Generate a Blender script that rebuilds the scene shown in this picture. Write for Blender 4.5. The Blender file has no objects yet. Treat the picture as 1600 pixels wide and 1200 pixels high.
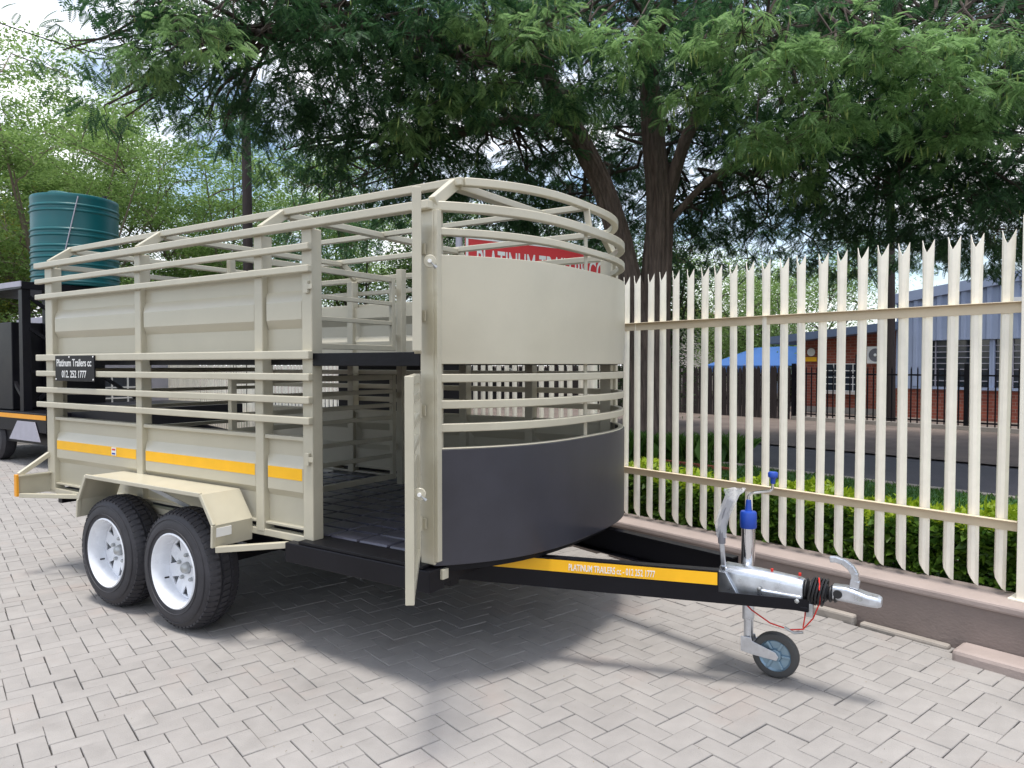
import bpy, bmesh, math, random
import numpy as np
from mathutils import Vector, Matrix

random.seed(7); rng = np.random.default_rng(7)
scene = bpy.context.scene
COL = scene.collection
PI = math.pi
def R(d): return math.radians(d)

# ------------------------------------------------------------------ camera
YAW, PITCH = 0.9878, 0.027
CAM = Vector((5.37, -2.35, 1.395))
right = Vector((math.sin(YAW), math.cos(YAW), 0))
fwd_h = Vector((-math.cos(YAW), math.sin(YAW), 0))
fwd = fwd_h*math.cos(PITCH) - Vector((0, 0, 1))*math.sin(PITCH)
upv = Vector((0, 0, 1))*math.cos(PITCH) + fwd_h*math.sin(PITCH)
cd = bpy.data.cameras.new('camera'); cam = bpy.data.objects.new('camera', cd); COL.objects.link(cam)
M = Matrix((right, upv, -fwd)).transposed().to_4x4(); M.translation = CAM
cam.matrix_world = M
cd.sensor_fit = 'HORIZONTAL'; cd.sensor_width = 36; cd.lens = 1126.2/1600*36
cd.clip_start = 0.05; cd.clip_end = 2000
scene.camera = cam

# ------------------------------------------------------------------ world, sun, exposure
SUN_EL, SUN_AZ = 83, 285          # azimuth: direction towards the sun, degrees from +X
world = bpy.data.worlds.new('World'); scene.world = world; world.use_nodes = True
wn, wl = world.node_tree.nodes, world.node_tree.links
wn.clear()
wo = wn.new('ShaderNodeOutputWorld'); bg = wn.new('ShaderNodeBackground'); wl.new(bg.outputs[0], wo.inputs[0])
sky = wn.new('ShaderNodeTexSky'); sky.sky_type = 'NISHITA'; sky.sun_disc = False
sky.sun_elevation = R(SUN_EL); sky.sun_rotation = R(90-SUN_AZ)
sky.air_density = 1.0; sky.dust_density = 1.2; sky.ozone_density = 1.2
tc = wn.new('ShaderNodeTexCoord'); mp = wn.new('ShaderNodeMapping'); mp.inputs['Scale'].default_value = (1, 1, 2.2)
nz = wn.new('ShaderNodeTexNoise'); nz.inputs['Scale'].default_value = 3.2; nz.inputs['Detail'].default_value = 7; nz.inputs['Roughness'].default_value = .58
wl.new(tc.outputs['Generated'], mp.inputs[0]); wl.new(mp.outputs[0], nz.inputs['Vector'])
cr = wn.new('ShaderNodeValToRGB'); cr.color_ramp.elements[0].position = .39; cr.color_ramp.elements[1].position = .60
wl.new(nz.outputs['Fac'], cr.inputs[0])
mixw = wn.new('ShaderNodeMix'); mixw.data_type = 'RGBA'
wl.new(cr.outputs[0], mixw.inputs['Factor']); wl.new(sky.outputs[0], mixw.inputs['A']); mixw.inputs['B'].default_value = (7.4, 7.5, 7.75, 1)
wl.new(mixw.outputs['Result'], bg.inputs['Color']); bg.inputs['Strength'].default_value = 0.088
sl = bpy.data.lights.new('sun', 'SUN'); sl.energy = 1.5; sl.angle = R(12); sl.color = (1.0, .955, .89)
sun = bpy.data.objects.new('sun', sl); COL.objects.link(sun)
sdir = Vector((math.cos(R(SUN_EL))*math.cos(R(SUN_AZ)), math.cos(R(SUN_EL))*math.sin(R(SUN_AZ)), math.sin(R(SUN_EL))))
sun.rotation_euler = sdir.to_track_quat('Z', 'Y').to_euler()
vs = scene.view_settings; vs.view_transform = 'Standard'; vs.look = 'None'; vs.exposure = 1.40; vs.gamma = 1; vs.use_curve_mapping = False
scene.cycles.max_bounces = 6; scene.cycles.diffuse_bounces = 4; scene.cycles.glossy_bounces = 3; scene.cycles.transmission_bounces = 3; scene.cycles.transparent_max_bounces = 8
scene.cycles.caustics_reflective = False; scene.cycles.caustics_refractive = False

# ------------------------------------------------------------------ materials
MATS = {}
def mat(name, col, rough=.5, metal=0.0, var=.08, vscale=6, bump=0.0, bscale=60, col2=None, spec=.5, coat=0, stretch=None, rvar=.1, isl=0.0, obj_rand=0.0, stain=0.0, sscale=1.2):
    m = bpy.data.materials.new(name); m.use_nodes = True
    n, l = m.node_tree.nodes, m.node_tree.links
    p = n['Principled BSDF']
    tcn = n.new('ShaderNodeTexCoord'); src = tcn.outputs['Object']
    if stretch:
        mpn = n.new('ShaderNodeMapping'); mpn.inputs['Scale'].default_value = stretch; l.new(src, mpn.inputs[0]); src = mpn.outputs[0]
    no = n.new('ShaderNodeTexNoise'); no.inputs['Scale'].default_value = vscale; no.inputs['Detail'].default_value = 6; no.inputs['Roughness'].default_value = .6
    l.new(src, no.inputs['Vector'])
    rp = n.new('ShaderNodeValToRGB'); rp.color_ramp.elements[0].position = .3; rp.color_ramp.elements[1].position = .7
    a = [max(0, c*(1-var)) for c in col]; b = list(col2) if col2 else [min(1, c*(1+var)) for c in col]
    rp.color_ramp.elements[0].color = (*a, 1); rp.color_ramp.elements[1].color = (*b, 1)
    l.new(no.outputs['Fac'], rp.inputs[0])
    colout = rp.outputs[0]
    if isl or obj_rand:
        hs = n.new('ShaderNodeHueSaturation'); l.new(colout, hs.inputs['Color'])
        add = n.new('ShaderNodeMath'); add.operation = 'ADD'
        if isl:
            g = n.new('ShaderNodeNewGeometry'); l.new(g.outputs['Random Per Island'], add.inputs[0])
        else: add.inputs[0].default_value = .5
        if obj_rand:
            oi = n.new('ShaderNodeObjectInfo'); l.new(oi.outputs['Random'], add.inputs[1])
        else: add.inputs[1].default_value = .5
        fr = n.new('ShaderNodeMath'); fr.operation = 'FRACT'; l.new(add.outputs[0], fr.inputs[0])
        mr = n.new('ShaderNodeMapRange'); k = max(isl, obj_rand); mr.inputs['To Min'].default_value = 1-k; mr.inputs['To Max'].default_value = 1+k
        l.new(fr.outputs[0], mr.inputs['Value']); l.new(mr.outputs[0], hs.inputs['Value'])
        colout = hs.outputs[0]
    if stain:
        gp = n.new('ShaderNodeNewGeometry'); sn = n.new('ShaderNodeTexNoise'); sn.inputs['Scale'].default_value = sscale; sn.inputs['Detail'].default_value = 8; sn.inputs['Roughness'].default_value = .68
        l.new(gp.outputs['Position'], sn.inputs['Vector']); sr = n.new('ShaderNodeMapRange'); sr.inputs['From Min'].default_value = .35; sr.inputs['From Max'].default_value = .62
        sr.inputs['To Min'].default_value = 1-stain; sr.inputs['To Max'].default_value = 1; l.new(sn.outputs['Fac'], sr.inputs['Value'])
        h2 = n.new('ShaderNodeHueSaturation'); l.new(colout, h2.inputs['Color']); l.new(sr.outputs[0], h2.inputs['Value']); colout = h2.outputs[0]
    l.new(colout, p.inputs['Base Color'])
    p.inputs['Metallic'].default_value = metal
    p.inputs['Specular IOR Level'].default_value = spec
    if coat: p.inputs['Coat Weight'].default_value = coat; p.inputs['Coat Roughness'].default_value = .15
    mr2 = n.new('ShaderNodeMapRange'); mr2.inputs['To Min'].default_value = max(.03, rough-rvar); mr2.inputs['To Max'].default_value = min(1, rough+rvar)
    l.new(no.outputs['Fac'], mr2.inputs['Value']); l.new(mr2.outputs[0], p.inputs['Roughness'])
    if bump:
        n2 = n.new('ShaderNodeTexNoise'); n2.inputs['Scale'].default_value = bscale; n2.inputs['Detail'].default_value = 5; l.new(src, n2.inputs['Vector'])
        bp = n.new('ShaderNodeBump'); bp.inputs['Strength'].default_value = bump; bp.inputs['Distance'].default_value = .01
        l.new(n2.outputs['Fac'], bp.inputs['Height']); l.new(bp.outputs[0], p.inputs['Normal'])
    MATS[name] = m; return m
def leaf_mat(name, col, col2, trans=.35, rough=.55):
    m = bpy.data.materials.new(name); m.use_nodes = True
    n, l = m.node_tree.nodes, m.node_tree.links
    p = n['Principled BSDF']; out = n['Material Output']
    g = n.new('ShaderNodeNewGeometry'); rp = n.new('ShaderNodeValToRGB')
    rp.color_ramp.elements[0].color = (*col, 1); rp.color_ramp.elements[1].color = (*col2, 1)
    l.new(g.outputs['Random Per Island'], rp.inputs[0]); l.new(rp.outputs[0], p.inputs['Base Color'])
    p.inputs['Roughness'].default_value = rough; p.inputs['Specular IOR Level'].default_value = .3
    t = n.new('ShaderNodeBsdfTranslucent'); l.new(rp.outputs[0], t.inputs['Color'])
    mx = n.new('ShaderNodeMixShader'); mx.inputs[0].default_value = trans
    l.new(p.outputs[0], mx.inputs[1]); l.new(t.outputs[0], mx.inputs[2]); l.new(mx.outputs[0], out.inputs['Surface'])
    MATS[name] = m; return m
BEIGE = mat('beige_paint', (.515, .480, .372), .34, var=.035, vscale=2.5, bump=.04, bscale=25, coat=.15, stain=.06, sscale=5)
SHEET = mat('beige_sheet', (.515, .480, .372), .33, var=.03, vscale=2.5, bump=.35, bscale=3.2, coat=.2, stain=.05, sscale=3)
NAVY = mat('charcoal_paint', (.034, .034, .046), .36, var=.10, vscale=2, bump=.3, bscale=2.6, coat=.12, stain=.12, sscale=4)
BLACK = mat('black_paint', (.006, .006, .009), .36, spec=.22, var=.2, vscale=5, bump=.05, bscale=40)
DECKB = mat('black_deck', (.006, .006, .008), .45, spec=.2, var=.3, vscale=10, bump=.1, bscale=60)
MATF = mat('floor_rubber', (.062, .063, .088), .30, var=.25, vscale=9, bump=.05, bscale=60, obj_rand=.15)
YELLOW = mat('yellow_tape', (.95, .50, .008), .42, var=.05, vscale=9)
ORANGE = mat('orange_tape', (.80, .34, .02), .45, var=.05)
WHITEP = mat('white_rim_paint', (.77, .79, .83), .27, var=.04, coat=.3, stain=.08, sscale=14)
WHITEL = mat('white_vinyl', (.82, .82, .80), .45, var=.03)
RUBBER = mat('tyre_rubber', (.032, .031, .037), .62, stain=.2, sscale=12, var=.25, vscale=14, bump=.12, bscale=90)
GALV = mat('galvanised_steel', (.62, .65, .70), .30, metal=.9, var=.16, vscale=22, rvar=.12)
CHROME = mat('chrome_tube', (.75, .76, .78), .12, metal=1.0, var=.05, rvar=.04)
STEEL = mat('dull_steel', (.42, .43, .43), .45, metal=.7, var=.2, vscale=20)
BLUEP = mat('blue_plastic', (.012, .06, .38), .35, var=.06)
BLKP = mat('black_rubber_bellows', (.012, .012, .014), .5, var=.2)
REDC = mat('red_cable', (.65, .03, .02), .45)
GREYP = mat('grey_plastic_grip', (.16, .16, .18), .5)
RIMB = mat('jockey_rim', (.25, .36, .45), .35, metal=.6)
TYREG = mat('solid_rubber', (.055, .055, .055), .6)
RED = mat('red_sign', (.62, .022, .028), .45, var=.06)
CREAM = mat('cream_paint', (.92, .87, .745), .48, var=.045, vscale=5, bump=.03, bscale=40, obj_rand=.04, stain=.07, sscale=9)
CREAMR = mat('cream_rail', (.66, .56, .40), .5, var=.08, vscale=5, bump=.05)
WALLP = mat('mauve_plaster', (.235, .190, .172), .85, stain=.18, sscale=2.5, var=.09, vscale=2.2, bump=.25, bscale=55, stretch=(1, 1, 1.6))
WALLT = mat('mauve_coping', (.345, .285, .262), .85, var=.10, vscale=4, bump=.2, bscale=70)
PAVER = mat('concrete_paver', (.305, .288, .274), .88, var=.07, vscale=9, bump=.3, bscale=150, obj_rand=.05, isl=.05, stain=.10, sscale=1.6)
def tint_patches(m, col, scale, lo, hi, amt):
    n, l = m.node_tree.nodes, m.node_tree.links; p = n['Principled BSDF']; src = p.inputs['Base Color'].links[0].from_socket
    g = n.new('ShaderNodeNewGeometry'); t = n.new('ShaderNodeTexNoise'); t.inputs['Scale'].default_value = scale; t.inputs['Detail'].default_value = 5; l.new(g.outputs['Position'], t.inputs['Vector'])
    r = n.new('ShaderNodeMapRange'); r.inputs['From Min'].default_value = lo; r.inputs['From Max'].default_value = hi; r.inputs['To Max'].default_value = amt; l.new(t.outputs['Fac'], r.inputs['Value'])
    x = n.new('ShaderNodeMix'); x.data_type = 'RGBA'; l.new(r.outputs[0], x.inputs['Factor']); l.new(src, x.inputs['A']); x.inputs['B'].default_value = (*col, 1); l.new(x.outputs['Result'], p.inputs['Base Color'])
tint_patches(PAVER, (.33, .265, .235), 2.3, .58, .72, .35)
tint_patches(PAVER, (.17, .16, .15), 3.6, .60, .74, .35)
JOINT = mat('joint_sand', (.10, .093, .086), .95, var=.3, vscale=30, bump=.3, bscale=120)
EARTH = mat('dry_earth', (.135, .105, .088), .95, var=.25, vscale=1.3, bump=.6, bscale=9)
ASPHALT = mat('asphalt', (.062, .060, .070), .85, var=.15, vscale=3, bump=.3, bscale=120)
LAWN = mat('lawn', (.045, .13, .035), .9, var=.3, vscale=5, bump=.5, bscale=60)
SOIL = mat('soil', (.05, .035, .027), .95, var=.3, vscale=9, bump=.5, bscale=40)
BARK = mat('bark', (.125, .092, .078), .9, var=.5, vscale=5, bump=1.0, bscale=14, stretch=(5, 5, .7))
TWIG = mat('twig_bark', (.075, .058, .048), .9, var=.3, vscale=8)
PALEBARK = mat('pale_bark', (.17, .14, .10), .9, var=.3, vscale=8)
TEAL = mat('teal_plastic', (.004, .115, .128), .36, var=.06, vscale=3, bump=.03, bscale=20)
LILAC = mat('grey_metal', (.40, .39, .45), .5, metal=.2)
BLUEW = mat('blue_grey_cladding', (.30, .36, .50), .5, var=.06, vscale=2)
BLUEF = mat('slate_blue_fascia', (.10, .14, .22), .5, var=.08)
BLUEC = mat('blue_canvas', (.025, .10, .30), .7, var=.08, vscale=2)
PLASTERW = mat('pale_plaster', (.62, .56, .52), .8, var=.06)
REDROOF = mat('red_trim', (.40, .08, .06), .7, var=.1)
GLASSD = mat('dark_glass', (.03, .04, .055), .08, var=.2, vscale=1.5, spec=.8, rvar=.04)
POLE = mat('creosote_pole', (.030, .022, .022), .85, var=.35, vscale=6, stretch=(6, 6, .5), bump=.3, bscale=20)
CONC = mat('concrete_plinth', (.30, .27, .24), .9, var=.15, vscale=3, bump=.3, bscale=40)
FROND = leaf_mat('acacia_leaf', (.020, .066, .030), (.085, .185, .072), .38)
HEDGEL = leaf_mat('hedge_leaf', (.035, .10, .016), (.14, .26, .03), .33, .4)
HEDGEY = leaf_mat('hedge_young_leaf', (.20, .32, .018), (.38, .48, .03), .4, .45)
FARL = leaf_mat('light_tree_leaf', (.13, .225, .060), (.27, .40, .125), .52)
LITFROND = leaf_mat('acacia_lit_leaf', (.14, .26, .095), (.29, .46, .18), .5)  # lighter copy of acacia_leaf, skylight on the front sprays put into its colour
FARD = leaf_mat('dark_tree_leaf', (.022, .06, .018), (.075, .14, .035), .3)
YELL = leaf_mat('yellowing_leaf', (.15, .19, .03), (.36, .36, .06), .35)
GRASSM = leaf_mat('grass_blade', (.035, .10, .015), (.10, .20, .03), .3)
PODM = leaf_mat('seed_pod', (.22, .32, .08), (.34, .42, .14), .3)
def brick_mat(name, c1, c2, mortar):
    m = mat(name, c1, .85, var=.1, vscale=3); n, l = m.node_tree.nodes, m.node_tree.links
    b = n.new('ShaderNodeTexBrick'); b.inputs['Scale'].default_value = 4.5; b.inputs['Color1'].default_value = (*c1, 1); b.inputs['Color2'].default_value = (*c2, 1); b.inputs['Mortar'].default_value = (*mortar, 1)
    b.inputs['Mortar Size'].default_value = .025; b.inputs['Row Height'].default_value = .35; b.inputs['Brick Width'].default_value = .95
    t = n.new('ShaderNodeTexCoord'); mpn = n.new('ShaderNodeMapping'); mpn.inputs['Rotation'].default_value = (R(90), 0, 0)
    l.new(t.outputs['Object'], mpn.inputs[0]); l.new(mpn.outputs[0], b.inputs['Vector']); l.new(b.outputs['Color'], n['Principled BSDF'].inputs['Base Color'])
    return m
BRICK = brick_mat('red_face_brick', (.33, .085, .05), (.22, .06, .04), (.30, .20, .16))
def clear_mat(name):
    m = bpy.data.materials.new(name); m.use_nodes = True; n, l = m.node_tree.nodes, m.node_tree.links
    p = n['Principled BSDF']; p.inputs['Base Color'].default_value = (.85, .86, .9, 1); p.inputs['Roughness'].default_value = .15
    t = n.new('ShaderNodeBsdfTransparent'); mx = n.new('ShaderNodeMixShader'); mx.inputs[0].default_value = .38
    l.new(t.outputs[0], mx.inputs[1]); l.new(p.outputs[0], mx.inputs[2]); l.new(mx.outputs[0], n['Material Output'].inputs['Surface'])
    return m
PLASTIC = clear_mat('clear_plastic_bag')

# ------------------------------------------------------------------ builders
class MB:
    def __init__(s): s.v = []; s.f = []
    def add(s, vs, fs):
        o = len(s.v); s.v += [tuple(x) for x in vs]; s.f += [tuple(i+o for i in f) for f in fs]; return s
    def hexa(s, c):   # 8 corners: bottom 4 ccw, top 4 ccw
        return s.add(c, [(0, 3, 2, 1), (4, 5, 6, 7), (0, 1, 5, 4), (1, 2, 6, 5), (2, 3, 7, 6), (3, 0, 4, 7)])
    def box(s, x0, x1, y0, y1, z0, z1):
        return s.hexa([(x0, y0, z0), (x1, y0, z0), (x1, y1, z0), (x0, y1, z0), (x0, y0, z1), (x1, y0, z1), (x1, y1, z1), (x0, y1, z1)])
    def beam(s, p0, p1, w, h, up=(0, 0, 1)):   # rectangular bar
        p0, p1 = Vector(p0), Vector(p1); d = (p1-p0).normalized(); u = Vector(up)
        if abs(d.dot(u)) > .98: u = Vector((0, 1, 0))
        sd = d.cross(u).normalized(); u = sd.cross(d).normalized()
        a, b = sd*w/2, u*h/2
        return s.hexa([p0-a-b, p0+a-b, p1+a-b, p1-a-b, p0-a+b, p0+a+b, p1+a+b, p1-a+b])
    def tube(s, pts, r, n=10, caps=True):
        pts = [Vector(p) for p in pts]; rs = r if isinstance(r, (list, tuple)) else [r]*len(pts)
        d0 = (pts[1]-pts[0]).normalized(); u = Vector((0, 0, 1)) if abs(d0.z) < .9 else Vector((1, 0, 0))
        o = len(s.v); k = len(pts)
        for i, p in enumerate(pts):
            d = (pts[min(i+1, k-1)]-pts[max(i-1, 0)]).normalized()
            a = d.cross(u).normalized(); u = a.cross(d).normalized()
            for j in range(n):
                t = 2*PI*j/n; s.v.append(tuple(p+(a*math.cos(t)+u*math.sin(t))*rs[i]))
        for i in range(k-1):
            for j in range(n):
                s.f.append((o+i*n+j, o+i*n+(j+1) % n, o+(i+1)*n+(j+1) % n, o+(i+1)*n+j))
        if caps:
            s.f.append(tuple(o+j for j in reversed(range(n)))); s.f.append(tuple(o+(k-1)*n+j for j in range(n)))
        return s
    def lathe(s, prof, c, axis, n=32, close=False):   # prof: (radius, along axis)
        ax = Vector(axis).normalized(); a = ax.orthogonal().normalized(); b = ax.cross(a); c = Vector(c); o = len(s.v); k = len(prof)
        for r, h in prof:
            for j in range(n):
                t = 2*PI*j/n; s.v.append(tuple(c+ax*h+(a*math.cos(t)+b*math.sin(t))*r))
        for i in range(k if close else k-1):
            i2 = (i+1) % k
            for j in range(n): s.f.append((o+i*n+j, o+i*n+(j+1) % n, o+i2*n+(j+1) % n, o+i2*n+j))
        return s
    def prism(s, poly, vec):   # poly: list of 3d points, extruded along vec
        v = Vector(vec); a = [Vector(p) for p in poly]; k = len(a); o = len(s.v)
        s.v += [tuple(p) for p in a]+[tuple(p+v) for p in a]
        s.f.append(tuple(o+i for i in reversed(range(k)))); s.f.append(tuple(o+k+i for i in range(k)))
        for i in range(k): s.f.append((o+i, o+(i+1) % k, o+k+(i+1) % k, o+k+i))
        return s
    def ribbon(s, path, z0, z1, th):   # vertical strip following a plan path, thickness inwards
        k = len(path); o = len(s.v); P = [Vector((p[0], p[1], 0)) for p in path]; inn = []
        for i in range(k):
            d = (P[min(i+1, k-1)]-P[max(i-1, 0)]).normalized(); nrm = Vector((-d.y, d.x, 0)); inn.append(P[i]+nrm*th)
        for i in range(k):
            for q in ((P[i], z0), (P[i], z1), (inn[i], z1), (inn[i], z0)): s.v.append((q[0].x, q[0].y, q[1]))
        for i in range(k-1):
            for j in range(4): s.f.append((o+i*4+j, o+(i+1)*4+j, o+(i+1)*4+(j+1) % 4, o+i*4+(j+1) % 4))
        s.f.append((o, o+1, o+2, o+3)); e = o+(k-1)*4; s.f.append((e+3, e+2, e+1, e))
        return s
    def build(s, name, m, parent=None, bevel=0, smooth=False, solid=0, seg=2):
        me = bpy.data.meshes.new(name); me.from_pydata(s.v, [], s.f); me.materials.append(m)
        bm = bmesh.new(); bm.from_mesh(me); bmesh.ops.recalc_face_normals(bm, faces=bm.faces); bm.to_mesh(me); bm.free()
        return finish(name, me, parent, bevel, smooth, solid, seg)
def finish(name, me, parent=None, bevel=0, smooth=False, solid=0, seg=2):
    o = bpy.data.objects.new(name, me); COL.objects.link(o)
    if parent: adopt(o, parent)
    if smooth:
        me.shade_smooth()
        me.set_sharp_from_angle(angle=R(38))
    if solid:
        sm = o.modifiers.new('thickness', 'SOLIDIFY'); sm.thickness = solid; sm.offset = 0
    if bevel:
        b = o.modifiers.new('edge', 'BEVEL'); b.width = bevel; b.segments = seg; b.limit_method = 'ANGLE'; b.angle_limit = R(40)
    return o
ORIGIN = {}
def adopt(o, parent):
    o.parent = parent
    o.matrix_parent_inverse = Matrix.Translation(-ORIGIN.get(parent.name, Vector((0, 0, 0))))
def thing(name, label, cat, loc=(0, 0, 0), group=None):
    o = bpy.data.objects.new(name, None); COL.objects.link(o); o.location = loc; o.empty_display_size = .2
    ORIGIN[o.name] = Vector(loc); tag(o, label, cat, group); return o
def tag(o, label=None, cat=None, group=None, kind=None):
    if label: o['label'] = label
    if cat: o['category'] = cat
    if group: o['group'] = group
    if kind: o['kind'] = kind
    return o
def np_mesh(name, verts, faces, m, parent=None, smooth=False):   # verts (N,3), faces (M,k)
    me = bpy.data.meshes.new(name); N, (Mf, k) = len(verts), faces.shape
    me.vertices.add(N); me.vertices.foreach_set('co', np.asarray(verts, np.float32).ravel())
    me.loops.add(Mf*k); me.loops.foreach_set('vertex_index', faces.astype(np.int32).ravel())
    me.polygons.add(Mf); me.polygons.foreach_set('loop_start', np.arange(0, Mf*k, k, dtype=np.int32))
    me.update(calc_edges=True); me.validate(); me.materials.append(m)
    o = bpy.data.objects.new(name, me); COL.objects.link(o)
    if parent: adopt(o, parent)
    if smooth: me.shade_smooth()
    return o
def text_obj(body, name, m, parent, origin, xdir, ydir, height, width=None, depth=.0012, bold=.0, align='LEFT', spacing=1.0):
    cu = bpy.data.curves.new('lettering', 'FONT'); cu.body = body; cu.size = 1; cu.extrude = .5; cu.offset = bold; cu.align_x = align; cu.space_character = spacing
    t = bpy.data.objects.new('tmp', cu); COL.objects.link(t)
    dg = bpy.context.evaluated_depsgraph_get(); me = bpy.data.meshes.new_from_object(t.evaluated_get(dg)); bpy.data.objects.remove(t)
    co = np.zeros(len(me.vertices)*3); me.vertices.foreach_get('co', co); co = co.reshape(-1, 3)
    x0, x1, y0, y1 = co[:, 0].min(), co[:, 0].max(), co[:, 1].min(), co[:, 1].max()
    sy = height/.69; sx = (width/(x1-x0)) if width else sy
    X, Y = Vector(xdir).normalized(), Vector(ydir).normalized(); Z = X.cross(Y); O = Vector(origin)
    lx = (co[:, 0]-x0)*sx; ly = co[:, 1]*sy; lz = (co[:, 2]+.5)*depth
    W = np.outer(lx, X)+np.outer(ly, Y)+np.outer(lz, Z)+np.array(O)
    me.vertices.foreach_set('co', W.ravel()); me.materials.clear(); me.materials.append(m); me.update()
    return finish(name, me, parent)

# ------------------------------------------------------------------ layout frames
TH = R(-16.4); FD = Vector((math.cos(TH), math.sin(TH), 0)); FN = Vector((-FD.y, FD.x, 0)); FP = Vector((5.07, 2.0, 0))
def F(t, n, z): return FP + FD*t + FN*n + Vector((0, 0, z))
def fbox(mb, t0, t1, n0, n1, z0, z1):
    return mb.hexa([F(t0, n0, z0), F(t1, n0, z0), F(t1, n1, z0), F(t0, n1, z0), F(t0, n0, z1), F(t1, n0, z1), F(t1, n1, z1), F(t0, n1, z1)])
def fquad(name, t0, t1, n0, n1, z, m, kind='structure'):
    mb = MB(); mb.add([F(t0, n0, z), F(t1, n0, z), F(t1, n1, z), F(t0, n1, z)], [(0, 1, 2, 3)]); return tag(mb.build(name, m), kind=kind)

# ------------------------------------------------------------------ ground, street
g = MB(); S = 700; g.add([(-S, -S, -.06), (S, -S, -.06), (S, S, -.06), (-S, S, -.06)], [(0, 1, 2, 3)])
tag(g.build('ground', EARTH), kind='structure')
fquad('planting_bed', -34, 10, .02, .95, .17, SOIL)
lawn = fquad('lawn', -34, 14, .9, 4.1, .10, LAWN)
fquad('road', -60, 40, 4.0, 6.85, .06, ASPHALT)
fquad('far_verge', -60, 40, 6.8, 30, .085, EARTH)
mb = MB(); fbox(mb, -60, 40, 4.06, 4.16, .0, .118); tag(mb.build('kerb', CONC, bevel=.01), kind='structure')

# ------------------------------------------------------------------ paving: herringbone
BL, BW, GAP = .175, .0875, .0027
ang = R(-17.5); ax = Vector((math.cos(ang), math.sin(ang), 0)); ay = Vector((-ax.y, ax.x, 0)); P0 = Vector((3.885, -.256, 0))
base = MB(); base.add([(-30, -9, -.022), (9, -9, -.022), (9, 9, -.022), (-30, 9, -.022)], [(0, 1, 2, 3)])
pav = tag(base.build('paving', JOINT), kind='structure')
ORIGIN['paving'] = Vector((0, 0, 0))
def paver_shape(L, W):
    c = .0018; hl, hw = L/2-GAP/2, W/2-GAP/2
    v = [(-hl, -hw, -.03), (hl, -hw, -.03), (hl, hw, -.03), (-hl, hw, -.03),
         (-hl, -hw, -.003), (hl, -hw, -.003), (hl, hw, -.003), (-hl, hw, -.003),
         (-hl+c, -hw+c, 0), (hl-c, -hw+c, 0), (hl-c, hw-c, 0), (-hl+c, hw-c, 0)]
    f = [(0, 1, 5, 4), (1, 2, 6, 5), (2, 3, 7, 6), (3, 0, 4, 7), (4, 5, 9, 8), (5, 6, 10, 9), (6, 7, 11, 10), (7, 4, 8, 11), (8, 9, 10, 11)]
    return v, f
PV, PF = paver_shape(BL, BW)
pm = bpy.data.meshes.new('paver'); pm.from_pydata(PV, [], PF); pm.materials.append(PAVER)
cells = []
for i in range(-150, 60):
    for j in range(-90, 90):
        r = (i+j) % 4
        if r == 0: cx, cy, rot = (i+1)*BW, (j+.5)*BW, 0
        elif r == 2: cx, cy, rot = (i+.5)*BW, (j+1)*BW, 1
        else: continue
        p = P0+ax*cx+ay*cy
        q = p-FP; n_ = q.dot(FN); t_ = q.dot(FD)
        if n_ > -.19 or p.x < -9 or p.x > 7.2 or p.y < -2.4: continue
        d = p-CAM; dep = d.dot(fwd); u = d.dot(right)/max(dep, .01); w_ = d.dot(upv)/max(dep, .01)
        vis = dep > .5 and abs(u) < .72 and w_ > -.55
        cells.append((0 if vis else 1, d.length, p, rot))
cells.sort(key=lambda c: (c[0], c[1]))
bv, bf = [], []
for k, (nv, dl, p, rot) in enumerate(cells):
    a = ang + rot*PI/2 + random.gauss(0, .006); z = random.gauss(0, .0011); tx, ty = random.gauss(0, .0035), random.gauss(0, .0035)
    jx, jy = random.gauss(0, .0008), random.gauss(0, .0008)
    if k < 300:
        o = bpy.data.objects.new('paver', pm); COL.objects.link(o); o.parent = pav
        o.location = (p.x+jx, p.y+jy, z); o.rotation_euler = (tx, ty, a)
    else:
        ca, sa = math.cos(a), math.sin(a); o_ = len(bv)
        bv += [(p.x+jx+x*ca-y*sa, p.y+jy+x*sa+y*ca, z+zz+tx*y-ty*x) for x, y, zz in PV]; bf += [tuple(i+o_ for i in f) for f in PF]
pme = bpy.data.meshes.new('paver_field'); pme.from_pydata(bv, [], bf); pme.materials.append(PAVER)
tag(finish('paver_field', pme, pav), kind='stuff')

# ------------------------------------------------------------------ boundary wall
bw = thing('boundary_wall', 'low mauve plastered boundary wall carrying the cream palisade fence', 'wall', F(-3, 0, 0))
mb = MB(); fbox(mb, -34, 6, -.16, .10, -.05, .225); mb.build('wall_base', WALLP, bw)
mb = MB(); fbox(mb, -34, 6, -.172, .112, .225, .267); mb.build('coping', WALLT, bw, bevel=.012)
mb = MB(); fbox(mb, .28, 1.9, -.33, -.162, -.03, .052); mb.build('wall_step', WALLT, bw, bevel=.02)
for a_, b_, hh in ((-.62, -.50, .03), (-.50, -.22, .045), (-.2, .24, .02)):
    mb = MB(); fbox(mb, a_, b_-.01, -.215, -.163, -.02, hh); mb.build('mortar_fillet', CONC, bw, bevel=.012)

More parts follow.
